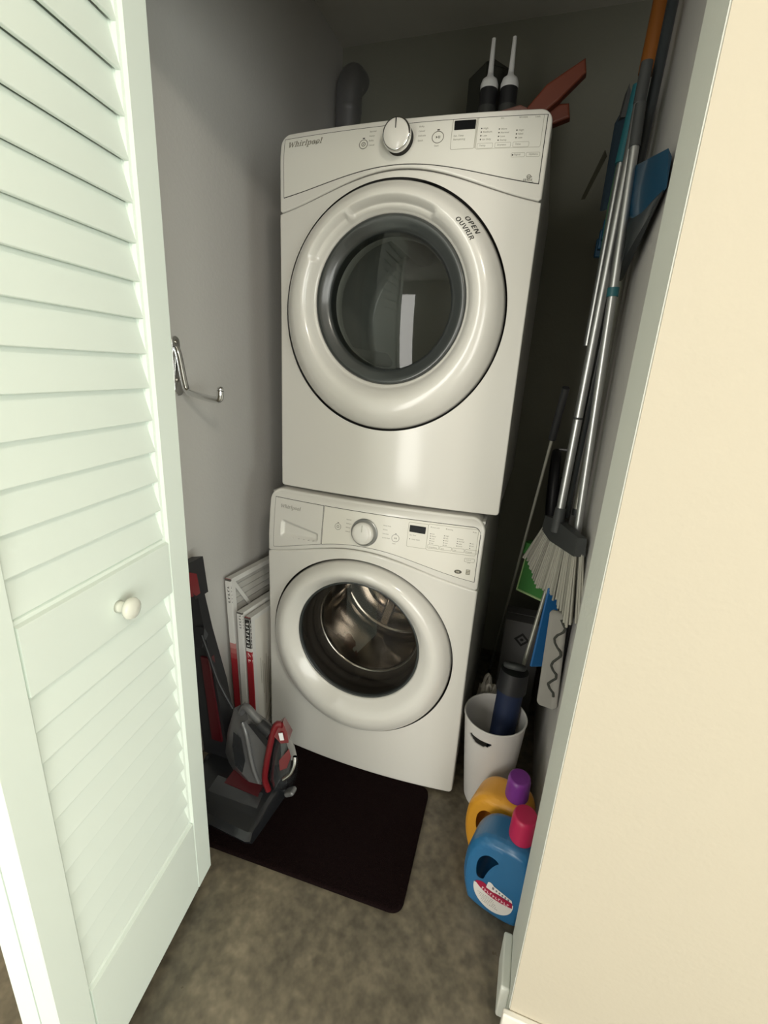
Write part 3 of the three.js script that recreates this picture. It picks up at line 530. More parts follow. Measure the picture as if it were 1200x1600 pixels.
// ------------------------------------------------------------------ left side of the closet
{ // wall hook
  const hx = CL, t = thing('wall_hook', 'shiny metal hook with an upturned tip screwed to the left closet wall', 'hook', [hx, 1.262, -0.350]);
  const s = new THREE.Shape(); s.absarc(0, 0.135, 0.013, 0, Math.PI); s.lineTo(-0.016, 0.01); s.absarc(0, 0.01, 0.016, Math.PI, 2 * Math.PI); s.closePath();
  lpart('plate', new THREE.ExtrudeGeometry(s, { depth: 0.004, bevelEnabled: true, bevelThickness: 0.002, bevelSize: 0.002, bevelSegments: 3, curveSegments: 14 }).rotateY(Math.PI / 2).translate(0.002, 0, 0), M.chrome, t);
  lpart('arm', tube([[0.007, 0.12, 0], [0.014, 0.10, 0], [0.026, 0.03, 0], [0.034, 0.008, 0], [0.055, 0.0, 0], [0.10, -0.008, 0], [0.135, -0.010, 0], [0.143, 0.0, 0], [0.1445, 0.014, 0]], 0.0092, 60, 12), M.chrome, t);
  lpart('tip', new THREE.SphereGeometry(0.0085, 18, 14).translate(0.1445, 0.018, 0), M.chrome, t);
  for (const y of [0.135, 0.035]) lpart('screw', new THREE.SphereGeometry(0.006, 14, 10).scale(0.6, 1, 1).translate(0.008, y, y > 0.1 ? 0 : 0.006), M.steel, t);
}
// flat furnace filters leaning on the wall
function filterPrint(kind) {
  return canvasTex(256, 2048, (x, w, h) => {
    x.fillStyle = '#dcdad6'; x.fillRect(0, 0, w, h);
    x.fillStyle = '#a3202b';
    if (kind === 0) { x.fillRect(0, 1050, w, 998); const g = ['#c98d88', '#b96a68', '#ad4a4c']; g.forEach((c, i) => { x.fillStyle = c; x.fillRect(0, 840 + i * 70, w, 70); }); }
    if (kind === 2) x.fillRect(0, 560, w, 1488);
    x.save(); x.translate(w * 0.70, kind === 0 ? 300 : kind === 1 ? 250 : 520); x.rotate(-Math.PI / 2);
    if (kind === 2) { x.fillStyle = '#23211f'; x.fillRect(20, -170, 470, 230); x.fillStyle = '#efeeea'; x.font = 'bold 150px sans-serif'; for (let i = 0; i < 7; i++) { x.fillRect(45 + i * 60, -130, 14, 130); x.fillRect(45 + i * 60, i % 2 ? -130 : -20, 40, 20); x.fillRect(45 + i * 60, -76, 34, 18); } }
    else { x.fillStyle = '#4a4845'; x.font = 'bold 130px sans-serif'; for (let i = 0; i < 5; i++) { x.fillRect(i * 46, -90, 12, 90); x.fillRect(i * 46, i % 2 ? -90 : -16, 30, 16); } }
    x.restore();
    if (kind === 2) { x.save(); x.translate(w * 0.74, 760); x.rotate(-Math.PI / 2); x.fillStyle = '#efd9d6'; x.font = 'bold 170px sans-serif'; x.fillText('17', 0, 0); x.restore(); }
    if (kind === 1) { x.save(); x.translate(w * 0.66, 1900); x.rotate(-Math.PI / 2); x.fillStyle = '#8a8782'; x.font = '90px sans-serif'; for (let i = 0; i < 9; i++) { x.fillRect(i * 48, -60, 9, 60); x.fillRect(i * 48, i % 2 ? -60 : -12, 28, 12); } x.restore(); }
    x.fillStyle = '#57534e'; x.fillRect(0, 0, w, 26);
  });
}
const filterFace = canvasTex(512, 512, (x, w, h) => {
  x.fillStyle = '#d9d5cc'; x.fillRect(0, 0, w, h); x.fillStyle = '#b3aea2';
  for (let i = 0; i < 9; i++) { x.fillRect(40 + i * 14, 190 + (i % 3) * 20, 5, 120 + (i * 37) % 90); }
  x.fillStyle = '#9a958a'; x.save(); x.translate(120, 470); x.rotate(-0.5); for (let i = 0; i < 8; i++) x.fillRect(i * 15, -16, 5, 18); x.restore();
  x.strokeStyle = '#a9a497'; x.lineWidth = 6; for (let i = 0; i < 5; i++) { x.beginPath(); x.moveTo(60 + i * 26, 500); x.lineTo(110 + i * 26, 420); x.stroke(); }
});
function airFilter(label, kind, h, depth, bx, bz, lean, turn, group) {
  const t = thing('air_filter', label, 'filter', [bx, 0, bz]); t.userData.group = group; t.rotation.set(0, turn, lean, 'YXZ');
  const T = 0.024, edge = std({ map: filterPrint(kind), roughness: 0.7 }), cardM = std({ color: lin(0.66, 0.65, 0.62), roughness: 0.8 });
  // frame bars of folded card (local: x thickness, y up, z into the closet is negative)
  const e = new THREE.BoxGeometry(T, h, 0.006).translate(T / 2, h / 2, 0); lpart('printed_edge', e, edge, t).userData.label = 'narrow printed edge of the card frame';
  lpart('frame', merge([box(0, T, 0, 0.018, -depth, -0.003), box(0, T, h - 0.018, h, -depth, -0.003), box(0, T, 0.018, h - 0.018, -depth, -depth + 0.018), box(0, T, 0.018, h - 0.018, -0.021, -0.003)]), cardM, t);
  if (kind === 0) { // pleated medium behind crossed card straps
    const pos = [], idx = [], n = 46; for (let i = 0; i <= n; i++) { const y = 0.018 + (h - 0.036) * i / n, x = i % 2 ? T - 0.005 : 0.006; pos.push(x, y, -0.021, x, y, -depth + 0.018); if (i < n) { const a = i * 2; idx.push(a, a + 1, a + 3, a, a + 3, a + 2); } }
    lpart('pleats', toCreasedNormals(indexed(pos, idx), 0.2), std({ color: lin(0.48, 0.47, 0.44), roughness: 0.95, side: THREE.DoubleSide }), t);
    for (const s of [1, -1]) { const L = Math.hypot(h - 0.03, depth - 0.03); lpart('strap', new THREE.BoxGeometry(0.0015, L, 0.014).rotateX(s * Math.atan2(depth - 0.03, h - 0.03)).translate(T - 0.002, h / 2, -depth / 2), cardM, t); }
  } else lpart('face', new THREE.PlaneGeometry(depth - 0.03, h - 0.03).rotateY(Math.PI / 2).translate(T - 0.003, h / 2, -depth / 2), std({ map: filterFace, roughness: 0.85 }), t);
}
airFilter('tallest furnace filter, faded red edge and crossed pleated face, flat against the wall', 0, 0.625, 0.40, -0.834, -0.497, 0.035, -0.10, 'furnace filters leaning beside the washer');
airFilter('thin furnace filter with a plain grey white edge between the other two', 1, 0.512, 0.42, -0.792, -0.485, 0.02, -0.10, 'furnace filters leaning beside the washer');
airFilter('white furnace filter with a bright red printed edge nearest the washer', 2, 0.500, 0.42, -0.757, -0.482, 0.025, -0.10, 'furnace filters leaning beside the washer');

{ // floor mat
  const s = new THREE.Shape(), a = -0.70, b = -0.05, f = 0.085, k = 0.475, r = 0.035;
  s.moveTo(a + r, f - 0.018); s.lineTo(b - r, f + 0.006); s.quadraticCurveTo(b, f + 0.006, b, f + r); s.lineTo(b - 0.012, k - r); s.quadraticCurveTo(b - 0.012, k, b - r, k); s.lineTo(a + r, k); s.quadraticCurveTo(a, k, a, k - r); s.lineTo(a, f + r); s.quadraticCurveTo(a, f - 0.018, a + r, f - 0.018);
  const g = new THREE.ExtrudeGeometry(s, { depth: 0.006, bevelEnabled: true, bevelThickness: 0.005, bevelSize: 0.006, bevelSegments: 4, curveSegments: 12 });
  g.rotateX(-Math.PI / 2).translate(0, 0.005, 0);
  const t = thing('floor_mat', 'dark brown plush mat on the floor in front of the washer', 'mat', [(a + b) / 2, 0, -0.28]);
  part('pile', boxUV(g), M.matPile, t);
}
{ // upright carpet cleaner
  const t = thing('carpet_cleaner', 'grey and dark red upright carpet cleaner standing on the mat beside the door', 'vacuum cleaner', [-0.62, 0.012, -0.27]);
  const y0 = 0.013;
  // floor nozzle
  const ft = []; const F = (x, y, z) => { const c = Math.cos(-0.06), s = Math.sin(-0.06), dx = x + 0.64, dz = z + 0.2; ft.push([-0.64 + dx * c + dz * s, y, -0.2 - dx * s + dz * c]); };
  for (const sx of [-0.79, -0.497]) { const q = sx < -0.6 ? 1 : -1; for (const [z, y] of [[-0.112, 0.02], [-0.106, 0.035], [-0.118, 0.058], [-0.15, 0.072], [-0.22, 0.082], [-0.30, 0.085], [-0.33, 0.07], [-0.33, 0.02]]) { F(sx, Math.min(y, 0.06), z); F(sx + q * 0.014, y, z + (z > -0.12 ? 0.006 : 0)); } F(sx, y0, -0.12); F(sx, y0, -0.32); }
  const nz = part('nozzle', softHull(ft), M.vacDark, t); nz.userData.label = 'wide dark floor nozzle with a smoky cover';
  part('nozzle_cover', softHull([[-0.70, 0.068, -0.142], [-0.52, 0.068, -0.136], [-0.70, 0.086, -0.215], [-0.53, 0.086, -0.21], [-0.68, 0.062, -0.126], [-0.535, 0.062, -0.12], [-0.69, 0.07, -0.2], [-0.53, 0.07, -0.2]]), M.vacTank, nz);
  part('red_band', softHull([[-0.665, 0.084, -0.20], [-0.54, 0.086, -0.195], [-0.66, 0.096, -0.245], [-0.545, 0.097, -0.24], [-0.665, 0.075, -0.2], [-0.54, 0.075, -0.195], [-0.66, 0.08, -0.245], [-0.545, 0.08, -0.24]]), M.vacMaroon, nz);
  for (const x of [-0.797, -0.492]) part('wheel', new THREE.CylinderGeometry(0.022, 0.022, 0.016, 24).rotateZ(Math.PI / 2).translate(x, y0 + 0.022, -0.29), M.vacDark, t);
  // main body: a faceted grey shell
  const bd = part('body', softHull([[-0.668, 0.313, -0.27], [-0.629, 0.345, -0.27], [-0.593, 0.325, -0.27], [-0.526, 0.295, -0.27], [-0.522, 0.231, -0.27], [-0.538, 0.123, -0.27], [-0.554, 0.06, -0.27], [-0.610, 0.05, -0.27], [-0.690, 0.05, -0.27], [-0.712, 0.122, -0.27], [-0.697, 0.218, -0.27],
    [-0.585, 0.334, -0.225], [-0.520, 0.300, -0.222], [-0.512, 0.250, -0.215], [-0.530, 0.168, -0.210], [-0.540, 0.110, -0.215], [-0.582, 0.104, -0.215], [-0.632, 0.141, -0.218], [-0.640, 0.226, -0.222], [-0.618, 0.300, -0.228],
    [-0.695, 0.240, -0.34], [-0.650, 0.245, -0.34], [-0.577, 0.210, -0.34], [-0.580, 0.06, -0.34], [-0.645, 0.05, -0.34], [-0.735, 0.05, -0.34], [-0.742, 0.111, -0.34]], 0.3), M.vacGrey, t);
  bd.userData.label = 'faceted smoke grey main shell';
  part('front_rib', tube([[-0.606, 0.318, -0.224], [-0.588, 0.285, -0.216], [-0.571, 0.211, -0.210], [-0.559, 0.166, -0.208], [-0.545, 0.124, -0.210]], 0.0065, 40, 10), M.vacGrey, bd);
  part('side_panel', softHull([[-0.640, 0.270, -0.224], [-0.606, 0.265, -0.214], [-0.590, 0.190, -0.208], [-0.604, 0.135, -0.210], [-0.634, 0.150, -0.216], [-0.645, 0.215, -0.222], [-0.62, 0.2, -0.235]]), M.vacTank, bd);
  part('carry_handle', tube([[-0.618, 0.340, -0.238], [-0.594, 0.374, -0.228], [-0.558, 0.356, -0.222], [-0.526, 0.336, -0.220], [-0.496, 0.318, -0.222]], 0.0115, 40, 12), M.vacGrey, t);
  part('handle_recess', softHull([[-0.580, 0.328, -0.214], [-0.556, 0.334, -0.216], [-0.506, 0.296, -0.208], [-0.512, 0.272, -0.206], [-0.57, 0.31, -0.24], [-0.52, 0.28, -0.24]]), M.blackPlastic, bd);
  part('button', rod([-0.536, 0.345, -0.212], [-0.498, 0.328, -0.208], 0.016, 0.016, 24), M.blackPlastic, t);
  // smoky tank on the right behind a red arch
  part('tank', softHull([[-0.514, 0.311, -0.265], [-0.483, 0.293, -0.265], [-0.452, 0.248, -0.265], [-0.439, 0.192, -0.265], [-0.443, 0.134, -0.265], [-0.464, 0.07, -0.265], [-0.508, 0.05, -0.265], [-0.545, 0.05, -0.265], [-0.53, 0.155, -0.265],
    [-0.474, 0.326, -0.218], [-0.452, 0.306, -0.216], [-0.434, 0.262, -0.212], [-0.435, 0.204, -0.208], [-0.456, 0.147, -0.207], [-0.489, 0.117, -0.207], [-0.500, 0.166, -0.207], [-0.492, 0.255, -0.21], [-0.455, 0.22, -0.198], [-0.468, 0.17, -0.198],
    [-0.545, 0.213, -0.335], [-0.510, 0.185, -0.335], [-0.496, 0.102, -0.335], [-0.511, 0.05, -0.335]], 0.75), M.vacTank, t).userData.label = 'smoky tank with a red core';
  const arch = part('red_arch', tube([[-0.462, 0.368, -0.212], [-0.478, 0.366, -0.208], [-0.489, 0.334, -0.205], [-0.498, 0.286, -0.202], [-0.509, 0.223, -0.200], [-0.517, 0.158, -0.201], [-0.509, 0.112, -0.206]], 0.0095, 60, 12), M.vacRed, t);
  arch.userData.label = 'glossy dark red arch';
  part('red_cap', softHull([[-0.481, 0.366, -0.208], [-0.460, 0.376, -0.212], [-0.443, 0.348, -0.208], [-0.438, 0.318, -0.205], [-0.460, 0.312, -0.200], [-0.481, 0.328, -0.200], [-0.475, 0.36, -0.25], [-0.45, 0.32, -0.25]]), M.vacRed, arch);
  part('red_core', softHull([[-0.437, 0.296, -0.206], [-0.430, 0.272, -0.204], [-0.440, 0.232, -0.198], [-0.462, 0.215, -0.196], [-0.467, 0.247, -0.200], [-0.45, 0.26, -0.23]]), M.vacRed, t);
  part('sticker', new THREE.BoxGeometry(0.012, 0.022, 0.002).rotateZ(0.3).rotateX(-0.2).rotateY(0.15).translate(-0.458, 0.338, -0.1995), M.labelWhite, t).userData.label = 'small white sticker';
  part('chrome_trim', tube([[-0.424, 0.262, -0.218], [-0.422, 0.236, -0.210], [-0.431, 0.208, -0.204], [-0.452, 0.184, -0.199]], 0.0065, 30, 10), M.chrome, t);
  part('foot_pedal', new RoundedBoxGeometry(0.034, 0.016, 0.03, 3, 0.007).rotateZ(0.6).translate(-0.438, 0.125, -0.215), M.vacGrey, t);
  // handle: dark mast with red face, leaning back to the wall
  const A = [-0.755, 0.08, -0.31], B = [-0.812, 0.70, -0.30];
  const mast = []; for (const [u, w, d] of [[0, 0.05, 0.03], [0.45, 0.042, 0.026], [0.75, 0.024, 0.018], [1, 0.015, 0.014]]) { const p = mixp(A, B, u); for (const [sx, sz] of [[-1, -1], [1, -1], [1, 1], [-1, 1]]) mast.push([p[0] + sx * w, p[1], p[2] + sz * d]); }
  const segs = []; for (let k = 0; k < 3; k++) segs.push(softHull(mast.slice(k * 4, k * 4 + 8)));
  const ms = part('handle_mast', merge(segs), M.blackPlastic, t); ms.userData.label = 'black upright handle mast';
  const st = []; for (const [u, w, d] of [[0.12, 0.024, 0.036], [0.62, 0.018, 0.029]]) { const p = mixp(A, B, u); for (const [sx, sz] of [[-1, 0.2], [1, 0.2], [0.8, 1], [-0.8, 1]]) st.push([p[0] + 0.016 + sx * w, p[1], p[2] + sz * d]); }
  part('red_stripe', softHull(st), M.vacMaroon, ms);
  const gp = part('grip', softHull([[-0.836, 0.665, -0.33], [-0.79, 0.665, -0.33], [-0.79, 0.665, -0.27], [-0.836, 0.665, -0.27], [-0.848, 0.77, -0.335], [-0.806, 0.78, -0.335], [-0.806, 0.78, -0.265], [-0.848, 0.77, -0.265]]), M.blackPlastic, t);
  part('red_grip', softHull([[-0.822, 0.668, -0.275], [-0.794, 0.672, -0.275], [-0.798, 0.755, -0.268], [-0.828, 0.755, -0.268], [-0.82, 0.675, -0.258], [-0.797, 0.68, -0.258], [-0.801, 0.745, -0.252], [-0.824, 0.745, -0.252], [-0.786, 0.68, -0.29], [-0.790, 0.745, -0.285]]), M.vacRed, gp);
  part('clip', softHull([[-0.81, 0.54, -0.285], [-0.762, 0.545, -0.285], [-0.768, 0.51, -0.262], [-0.805, 0.505, -0.262], [-0.77, 0.57, -0.28], [-0.80, 0.57, -0.275]]), M.blackPlastic, ms);
  part('cord', tube([[-0.776, 0.548, -0.272], [-0.752, 0.49, -0.268], [-0.715, 0.40, -0.262], [-0.668, 0.318, -0.262]], 0.0052, 40, 8), M.blackPlastic, t);
}
// ------------------------------------------------------------------ above the dryer
{
  const t = thing('exhaust_duct', 'dull metal exhaust duct rising behind the dryer', 'duct', [-0.80, 1.2, -1.335]);
  lpart('pipe', lathe([[0.05, 0], [0.05, 1.13], [0.0525, 1.135], [0.0525, 1.15], [0.05, 1.155]], 36), M.galv, t);
  lpart('elbow', tube([[0, 1.15, 0], [0, 1.22, -0.005], [0, 1.265, -0.04], [0, 1.275, -0.085]], 0.051, 24, 28), M.galv, t);
}
function caulk(x, z, h, label) {
  const t = thing('caulk_tube', label, 'caulk tube', [x, 1.922, z]); t.userData.group = 'caulk tubes on top of the dryer';
  lpart('body', lathe([[0, 0], [0.0245, 0], [0.0245, h - 0.025]], 32), M.blackPlastic, t);
  const tex = canvasTex(256, 256, (c) => { c.fillStyle = '#3c3d3b'; c.fillRect(0, 0, 256, 256); c.fillStyle = '#a7a8a4'; c.beginPath(); c.arc(128, 70, 34, 0, 7); c.fill(); c.fillStyle = '#74766f'; c.fillRect(0, 130, 256, 18); for (let i = 0; i < 4; i++) c.fillRect(40 + i * 12, 170 + i * 18, 150 - i * 24, 7); });
  lpart('label', new THREE.CylinderGeometry(0.0248, 0.0248, h * 0.6, 32, 1, true).translate(0, h * 0.42, 0), std({ map: tex, roughness: 0.5 }), t);
  const cap = lpart('shoulder', lathe([[0.0252, h - 0.03], [0.0252, h - 0.018], [0.021, h - 0.006], [0.010, h + 0.002], [0.0075, h + 0.012]], 32), M.caulkWhite, t);
  lpart('nozzle', lathe([[0.0085, h + 0.004], [0.0072, h + 0.03], [0.0055, h + 0.09], [0, h + 0.09]], 20), M.caulkWhite, cap);
}
caulk(-0.170, -0.9, 0.255, 'white nozzled caulk tube on the dryer, beside the dark box');
caulk(-0.112, -0.9, 0.252, 'white nozzled caulk tube on the dryer, beside the orange clamp');
{
  const t = thing('box', 'dark olive box standing on the dryer behind the caulk tubes', 'box', [-0.19, 1.9228, -1.03]);
  t.rotation.y = 0.7;
  lpart('carton', box(-0.05, 0.05, 0, 0.325, -0.05, 0.05, 0.003), std({ color: lin(0.035, 0.037, 0.028), roughness: 0.7 }), t);
  lpart('flap', hull([[-0.05, 0.325, 0.05], [0.05, 0.325, 0.05], [0.05, 0.325, -0.05], [-0.05, 0.325, -0.05], [-0.02, 0.345, 0.04], [0.04, 0.345, -0.04]]), std({ color: lin(0.045, 0.047, 0.036), roughness: 0.7 }), t);
}
{
  const t = thing('hand_clamp', 'red orange hand clamp with splayed handles lying on the dryer beside the caulk tubes', 'clamp', [-0.02, 1.9285, -0.67]);
  const flat = (pts, d, z) => { const s = new THREE.Shape(); pts.forEach(([x, y], i) => i ? s.lineTo(x, y) : s.moveTo(x, y)); s.closePath(); return new THREE.ExtrudeGeometry(s, { depth: d, bevelEnabled: true, bevelThickness: 0.005, bevelSize: 0.005, bevelSegments: 3 }).translate(0, 0, z); };
  lpart('jaw', flat([[-0.125, 0.0], [-0.01, 0.0], [0.0, 0.050], [-0.03, 0.062], [-0.12, 0.046]], 0.018, -0.01), M.dustyPink, t).userData.label = 'dusty pink jaw';
  lpart('handle', flat([[-0.02, 0.045], [0.0, 0.030], [0.055, 0.070], [0.108, 0.118], [0.104, 0.138], [0.03, 0.098]], 0.018, -0.01), M.redOrange, t);
  lpart('handle', flat([[-0.015, 0.03], [0.0, 0.006], [0.05, 0.035], [0.085, 0.045], [0.080, 0.066], [0.03, 0.068]], 0.018, -0.034), M.redOrange, t);
  lpart('pivot', new THREE.CylinderGeometry(0.012, 0.012, 0.05, 20).rotateX(Math.PI / 2).translate(-0.006, 0.038, -0.012), M.steel, t);
}
// ------------------------------------------------------------------ tools along the right closet wall
{ // blue holder rail with stepped clamps
  const t = thing('tool_holder', 'blue plastic broom and mop holder fixed to the right closet wall', 'holder', [CR, 1.75, -0.78]);
  part('rail', box(CR - 0.016, CR, 1.755, 1.815, -1.10, -0.66, 0.006), M.bluePlastic, t);
  for (const z of [-0.71, -0.83, -0.93, -1.03]) {
    part('clamp', merge([box(CR - 0.075, CR - 0.014, 1.745, 1.80, z - 0.052, z - 0.028, 0.005), box(CR - 0.06, CR - 0.014, 1.755, 1.79, z - 0.03, z + 0.02, 0.005)]), M.bluePlastic, t);
  }
}
function pole(name, label, cat, a, b, r, mat, extra) {
  const t = thing(name, label, cat, a); const g = rod(a, b, r, r, 22); part('pole', g, mat, t); if (extra) extra(t); return t;
}
{ // angled broom
  const hx = 0.198, top = [0.2145, 2.02, -0.60], bot = [0.200, 0.955, -0.585];
  const t = thing('broom', 'broom with grey bristles and a charcoal head hanging on a silver pole', 'broom', bot);
  part('handle', rod(bot, top, 0.0115, 0.0115, 24), M.silver, t);
  part('pole_joint', rod(mixp(bot, top, 0.288), mixp(bot, top, 0.293), 0.0124, 0.0124, 24), M.charcoal, t);
  part('hand_grip', rod(mixp(bot, top, 0.93), top, 0.0125, 0.0122, 24), M.charcoal, t);
  const L = [0.178, 0.935, -0.70], R = [0.254, 0.958, -0.445];
  const hd = []; for (const [p, h, w] of [[L, 0.020, 0.013], [mixp(L, R, 0.35), 0.030, 0.018], [R, 0.022, 0.015]]) for (const [sy, sn] of [[-1, -1], [-1, 1], [1, -0.7], [1, 0.7]]) hd.push([p[0] + sn * w * 0.95, p[1] + sy * h + (sy > 0 ? 0.006 : 0), p[2] - sn * w * 0.3]);
  part('head', softHull(hd), M.charcoal, t).userData.label = 'charcoal plastic broom head';
  part('socket', rod([0.2, 0.95, -0.585], [0.201, 1.02, -0.586], 0.017, 0.014, 24), M.charcoal, t);
  const n = 15;
  for (let row = 0; row < 2; row++) for (let i = 0; i < n; i++) {
    const u = (i + 0.5) / n, a = mixp(L, R, u), off = (row - 0.5) * 0.016;
    const flare = (u - 0.62), endX = a[0] + off * 1.6 + flare * 0.052 + rr(-0.003, 0.003), endZ = a[2] + flare * 0.115 + rr(-0.004, 0.004), endY = 0.772 + 0.012 * Math.cos(u * 9) + rr(-0.006, 0.006) - (u < 0.3 ? -0.012 : 0);
    const A = [a[0] + off, a[1] - 0.012, a[2]], B = [endX, endY, endZ];
    const g = []; for (let k = 0; k < 7; k++) { const an = k * 2.4, q = 0.0045 * Math.sqrt((k + 0.3) / 7), e = 0.0115 * Math.sqrt((k + 0.3) / 7); g.push(rod([A[0] + q * Math.cos(an), A[1], A[2] + q * Math.sin(an)], [B[0] + e * Math.cos(an), B[1] + rr(-0.008, 0.008), B[2] + e * Math.sin(an)], 0.0024, 0.0036, 5)); }
    part('bristle_tuft', merge(g), i % 3 === 1 ? M.bristle2 : M.bristle, t);
  }
}
{ // flat mop hanging head down behind the broom
  const b = [0.2555, 0.80, -0.535], tp = [0.2135, 1.93, -0.562];
  const t = thing('flat_mop', 'white fluffy mop pad with a dark zigzag hanging head down under the broom bristles', 'mop', b);
  part('pole', rod(b, tp, 0.010, 0.010, 22), M.silver, t);
  part('collar', rod(mixp(b, tp, 0.665), mixp(b, tp, 0.682), 0.013, 0.013, 22), M.tealPlastic, t);
  part('grip', rod(mixp(b, tp, 0.93), tp, 0.0115, 0.011, 22), M.charcoal, t);
  part('swivel', rod([0.2555, 0.81, -0.535], [0.240, 0.745, -0.462], 0.010, 0.013, 18), M.charcoal, t);
  const P = new RoundedBoxGeometry(0.050, 0.295, 0.030, 6, 0.014); { const p = P.attributes.position; for (let i = 0; i < p.count; i++) { const y = p.getY(i); p.setX(i, p.getX(i) * (1 - 0.12 * (y / 0.17)) + 0.0035 * Math.sin(y * 70) ); p.setZ(i, p.getZ(i) + 0.002 * Math.sin(y * 90 + p.getX(i) * 200)); } P.computeVertexNormals(); }
  const place = (g) => g.rotateZ(0.05).rotateY(-0.18).translate(0.2395, 0.627, -0.445);
  const pad = part('mop_pad', place(P), M.mopPad, t); pad.userData.label = 'white fluffy pad';
  const zz = []; for (let i = 0; i <= 20; i++) { const y = 0.135 - 0.235 * i / 20; const w = [0.004, 0.009, 0.015, 0.011, 0.0, -0.007, -0.004, 0.003, 0.011, 0.013, 0.004, -0.004, -0.008, 0.0, 0.008, 0.009, 0.0, -0.008, -0.004, 0.006, 0.010][i]; zz.push([w + 0.006 + rr(-0.0015, 0.0015), y, 0.0152]); }
  part('zigzag_seam', place(tube(zz, 0.0036, 160, 6, 0.02)), std({ color: lin(0.04, 0.042, 0.035), roughness: 0.9 }), pad);
  part('mop_plate', new RoundedBoxGeometry(0.045, 0.26, 0.008, 3, 0.004).rotateZ(-0.05).rotateY(0.5).translate(0.216, 0.665, -0.545), M.mopBlue, t).userData.label = 'bright blue plate behind the pad';
  part('dark_strip', new RoundedBoxGeometry(0.010, 0.30, 0.05, 3, 0.004).translate(0.2685, 0.655, -0.50), M.blackPlastic, t);  // narrow dark upright piece between the pad and the wall
}
{ // long-handled green dustpan
  const t = thing('dustpan', 'green dustpan with a pale green rim hanging behind the broom bristles', 'dustpan', [0.186, 0.607, -0.868]);
  t.rotation.order = 'YXZ'; t.rotation.set(0, -0.52, -0.02); t.scale.set(0.6, 1, 1);
  // local x along the lip, y up, z towards the viewer
  const s = new THREE.Shape(); s.moveTo(-0.115, 0.0); s.lineTo(0.100, 0.0); s.quadraticCurveTo(0.118, 0, 0.118, 0.02); s.lineTo(0.095, 0.20); s.lineTo(-0.080, 0.20); s.closePath();
  lpart('tray', new THREE.ExtrudeGeometry(s, { depth: 0.003, bevelEnabled: true, bevelThickness: 0.001, bevelSize: 0.001, bevelSegments: 2 }), M.greenPlastic, t);
  lpart('rim', merge([tube([[-0.086, 0.20, 0.002], [-0.115, 0.0, 0.004]], 0.0045, 10, 8), tube([[-0.115, 0, 0.004], [0.098, 0, 0.004], [0.116, 0.012, 0.004], [0.117, 0.03, 0.004]], 0.0045, 40, 8), tube([[0.117, 0.03, 0.004], [0.096, 0.20, 0.002]], 0.0045, 10, 8)]), M.greenRim, t);
  lpart('back', box(-0.086, 0.096, 0.16, 0.205, 0.0, 0.045, 0.006), M.greenPlastic, t);
}
pole('pole', 'long black pole standing in front of the closet side wall', 'pole', [0.218, 0.985, -0.622], [0.251, 2.35, -0.640], 0.0115, M.blackPole, (t) => {
  part('scrub_head', softHull([[0.226, 1.60, -0.640], [0.250, 1.60, -0.640], [0.226, 1.60, -0.612], [0.250, 1.60, -0.612], [0.228, 1.70, -0.64], [0.268, 1.71, -0.40], [0.232, 1.74, -0.64], [0.270, 1.725, -0.40], [0.226, 1.70, -0.61], [0.262, 1.70, -0.385]]), M.blackPole, t).userData.label = 'dark fan-shaped neck';
  part('scrub_base', softHull([[0.232, 1.735, -0.635], [0.240, 1.832, -0.635], [0.268, 1.765, -0.385], [0.270, 1.715, -0.385], [0.255, 1.690, -0.50], [0.218, 1.825, -0.60], [0.222, 1.735, -0.60], [0.258, 1.775, -0.375], [0.250, 1.70, -0.47], [0.270, 1.80, -0.50]]), M.bluePlastic, t).userData.label = 'deep blue wedge-shaped head';
});
pole('pole', 'olive grey pole next to the closet side wall', 'pole', [0.250, 0.99, -0.66], [0.256, 1.73, -0.70], 0.0105, M.olive, (t) => part('end_cap', rod([0.250, 0.985, -0.66], [0.250, 1.005, -0.66], 0.0115, 0.0115), M.charcoal, t));
pole('pole', 'thin reddish brown wooden pole behind the broom handle', 'pole', [0.226, 0.97, -0.73], [0.236, 1.70, -0.75], 0.0095, M.brownWood, (t) => part('end_cap', rod([0.226, 0.965, -0.73], [0.226, 0.985, -0.73], 0.0105, 0.0105), M.charcoal, t));
pole('cleaning_tool', 'tool with a bright orange handle hanging high by the closet side wall', 'tool', [0.226, 1.55, -0.78], [0.234, 2.09, -0.775], 0.009, M.silver, (t) => { part('grip', rod([0.234, 2.085, -0.775], [0.238, 2.30, -0.77], 0.021, 0.019, 24), M.orange, t); part('grip_end', rod([0.238, 2.30, -0.77], [0.2385, 2.325, -0.77], 0.019, 0.010, 24), M.orange, t); });
pole('duster', 'silver pole with a teal grip hanging from the blue holder', 'tool', [0.200, 1.45, -0.68], [0.2035, 1.87, -0.68], 0.0085, M.silver, (t) => { part('grip', rod([0.2035, 1.865, -0.68], [0.212, 2.02, -0.685], 0.0135, 0.0125, 22), M.tealPlastic, t); });
{
  const t = thing('lint_brush', 'flat green handle hanging beside the teal grip', 'brush', [0.2, 1.75, -0.8]);
  part('paddle', softHull([[0.198, 1.66, -0.76], [0.210, 1.66, -0.74], [0.196, 1.80, -0.76], [0.212, 1.80, -0.74], [0.2, 1.90, -0.76], [0.2, 1.93, -0.75], [0.214, 1.92, -0.74], [0.198, 1.66, -0.745]]), std({ color: lin(0.10, 0.24, 0.12), roughness: 0.6 }), t);
  part('loop', new THREE.TorusGeometry(0.012, 0.003, 8, 24).rotateY(Math.PI / 2).translate(0.208, 1.94, -0.748), M.olive, t);
}
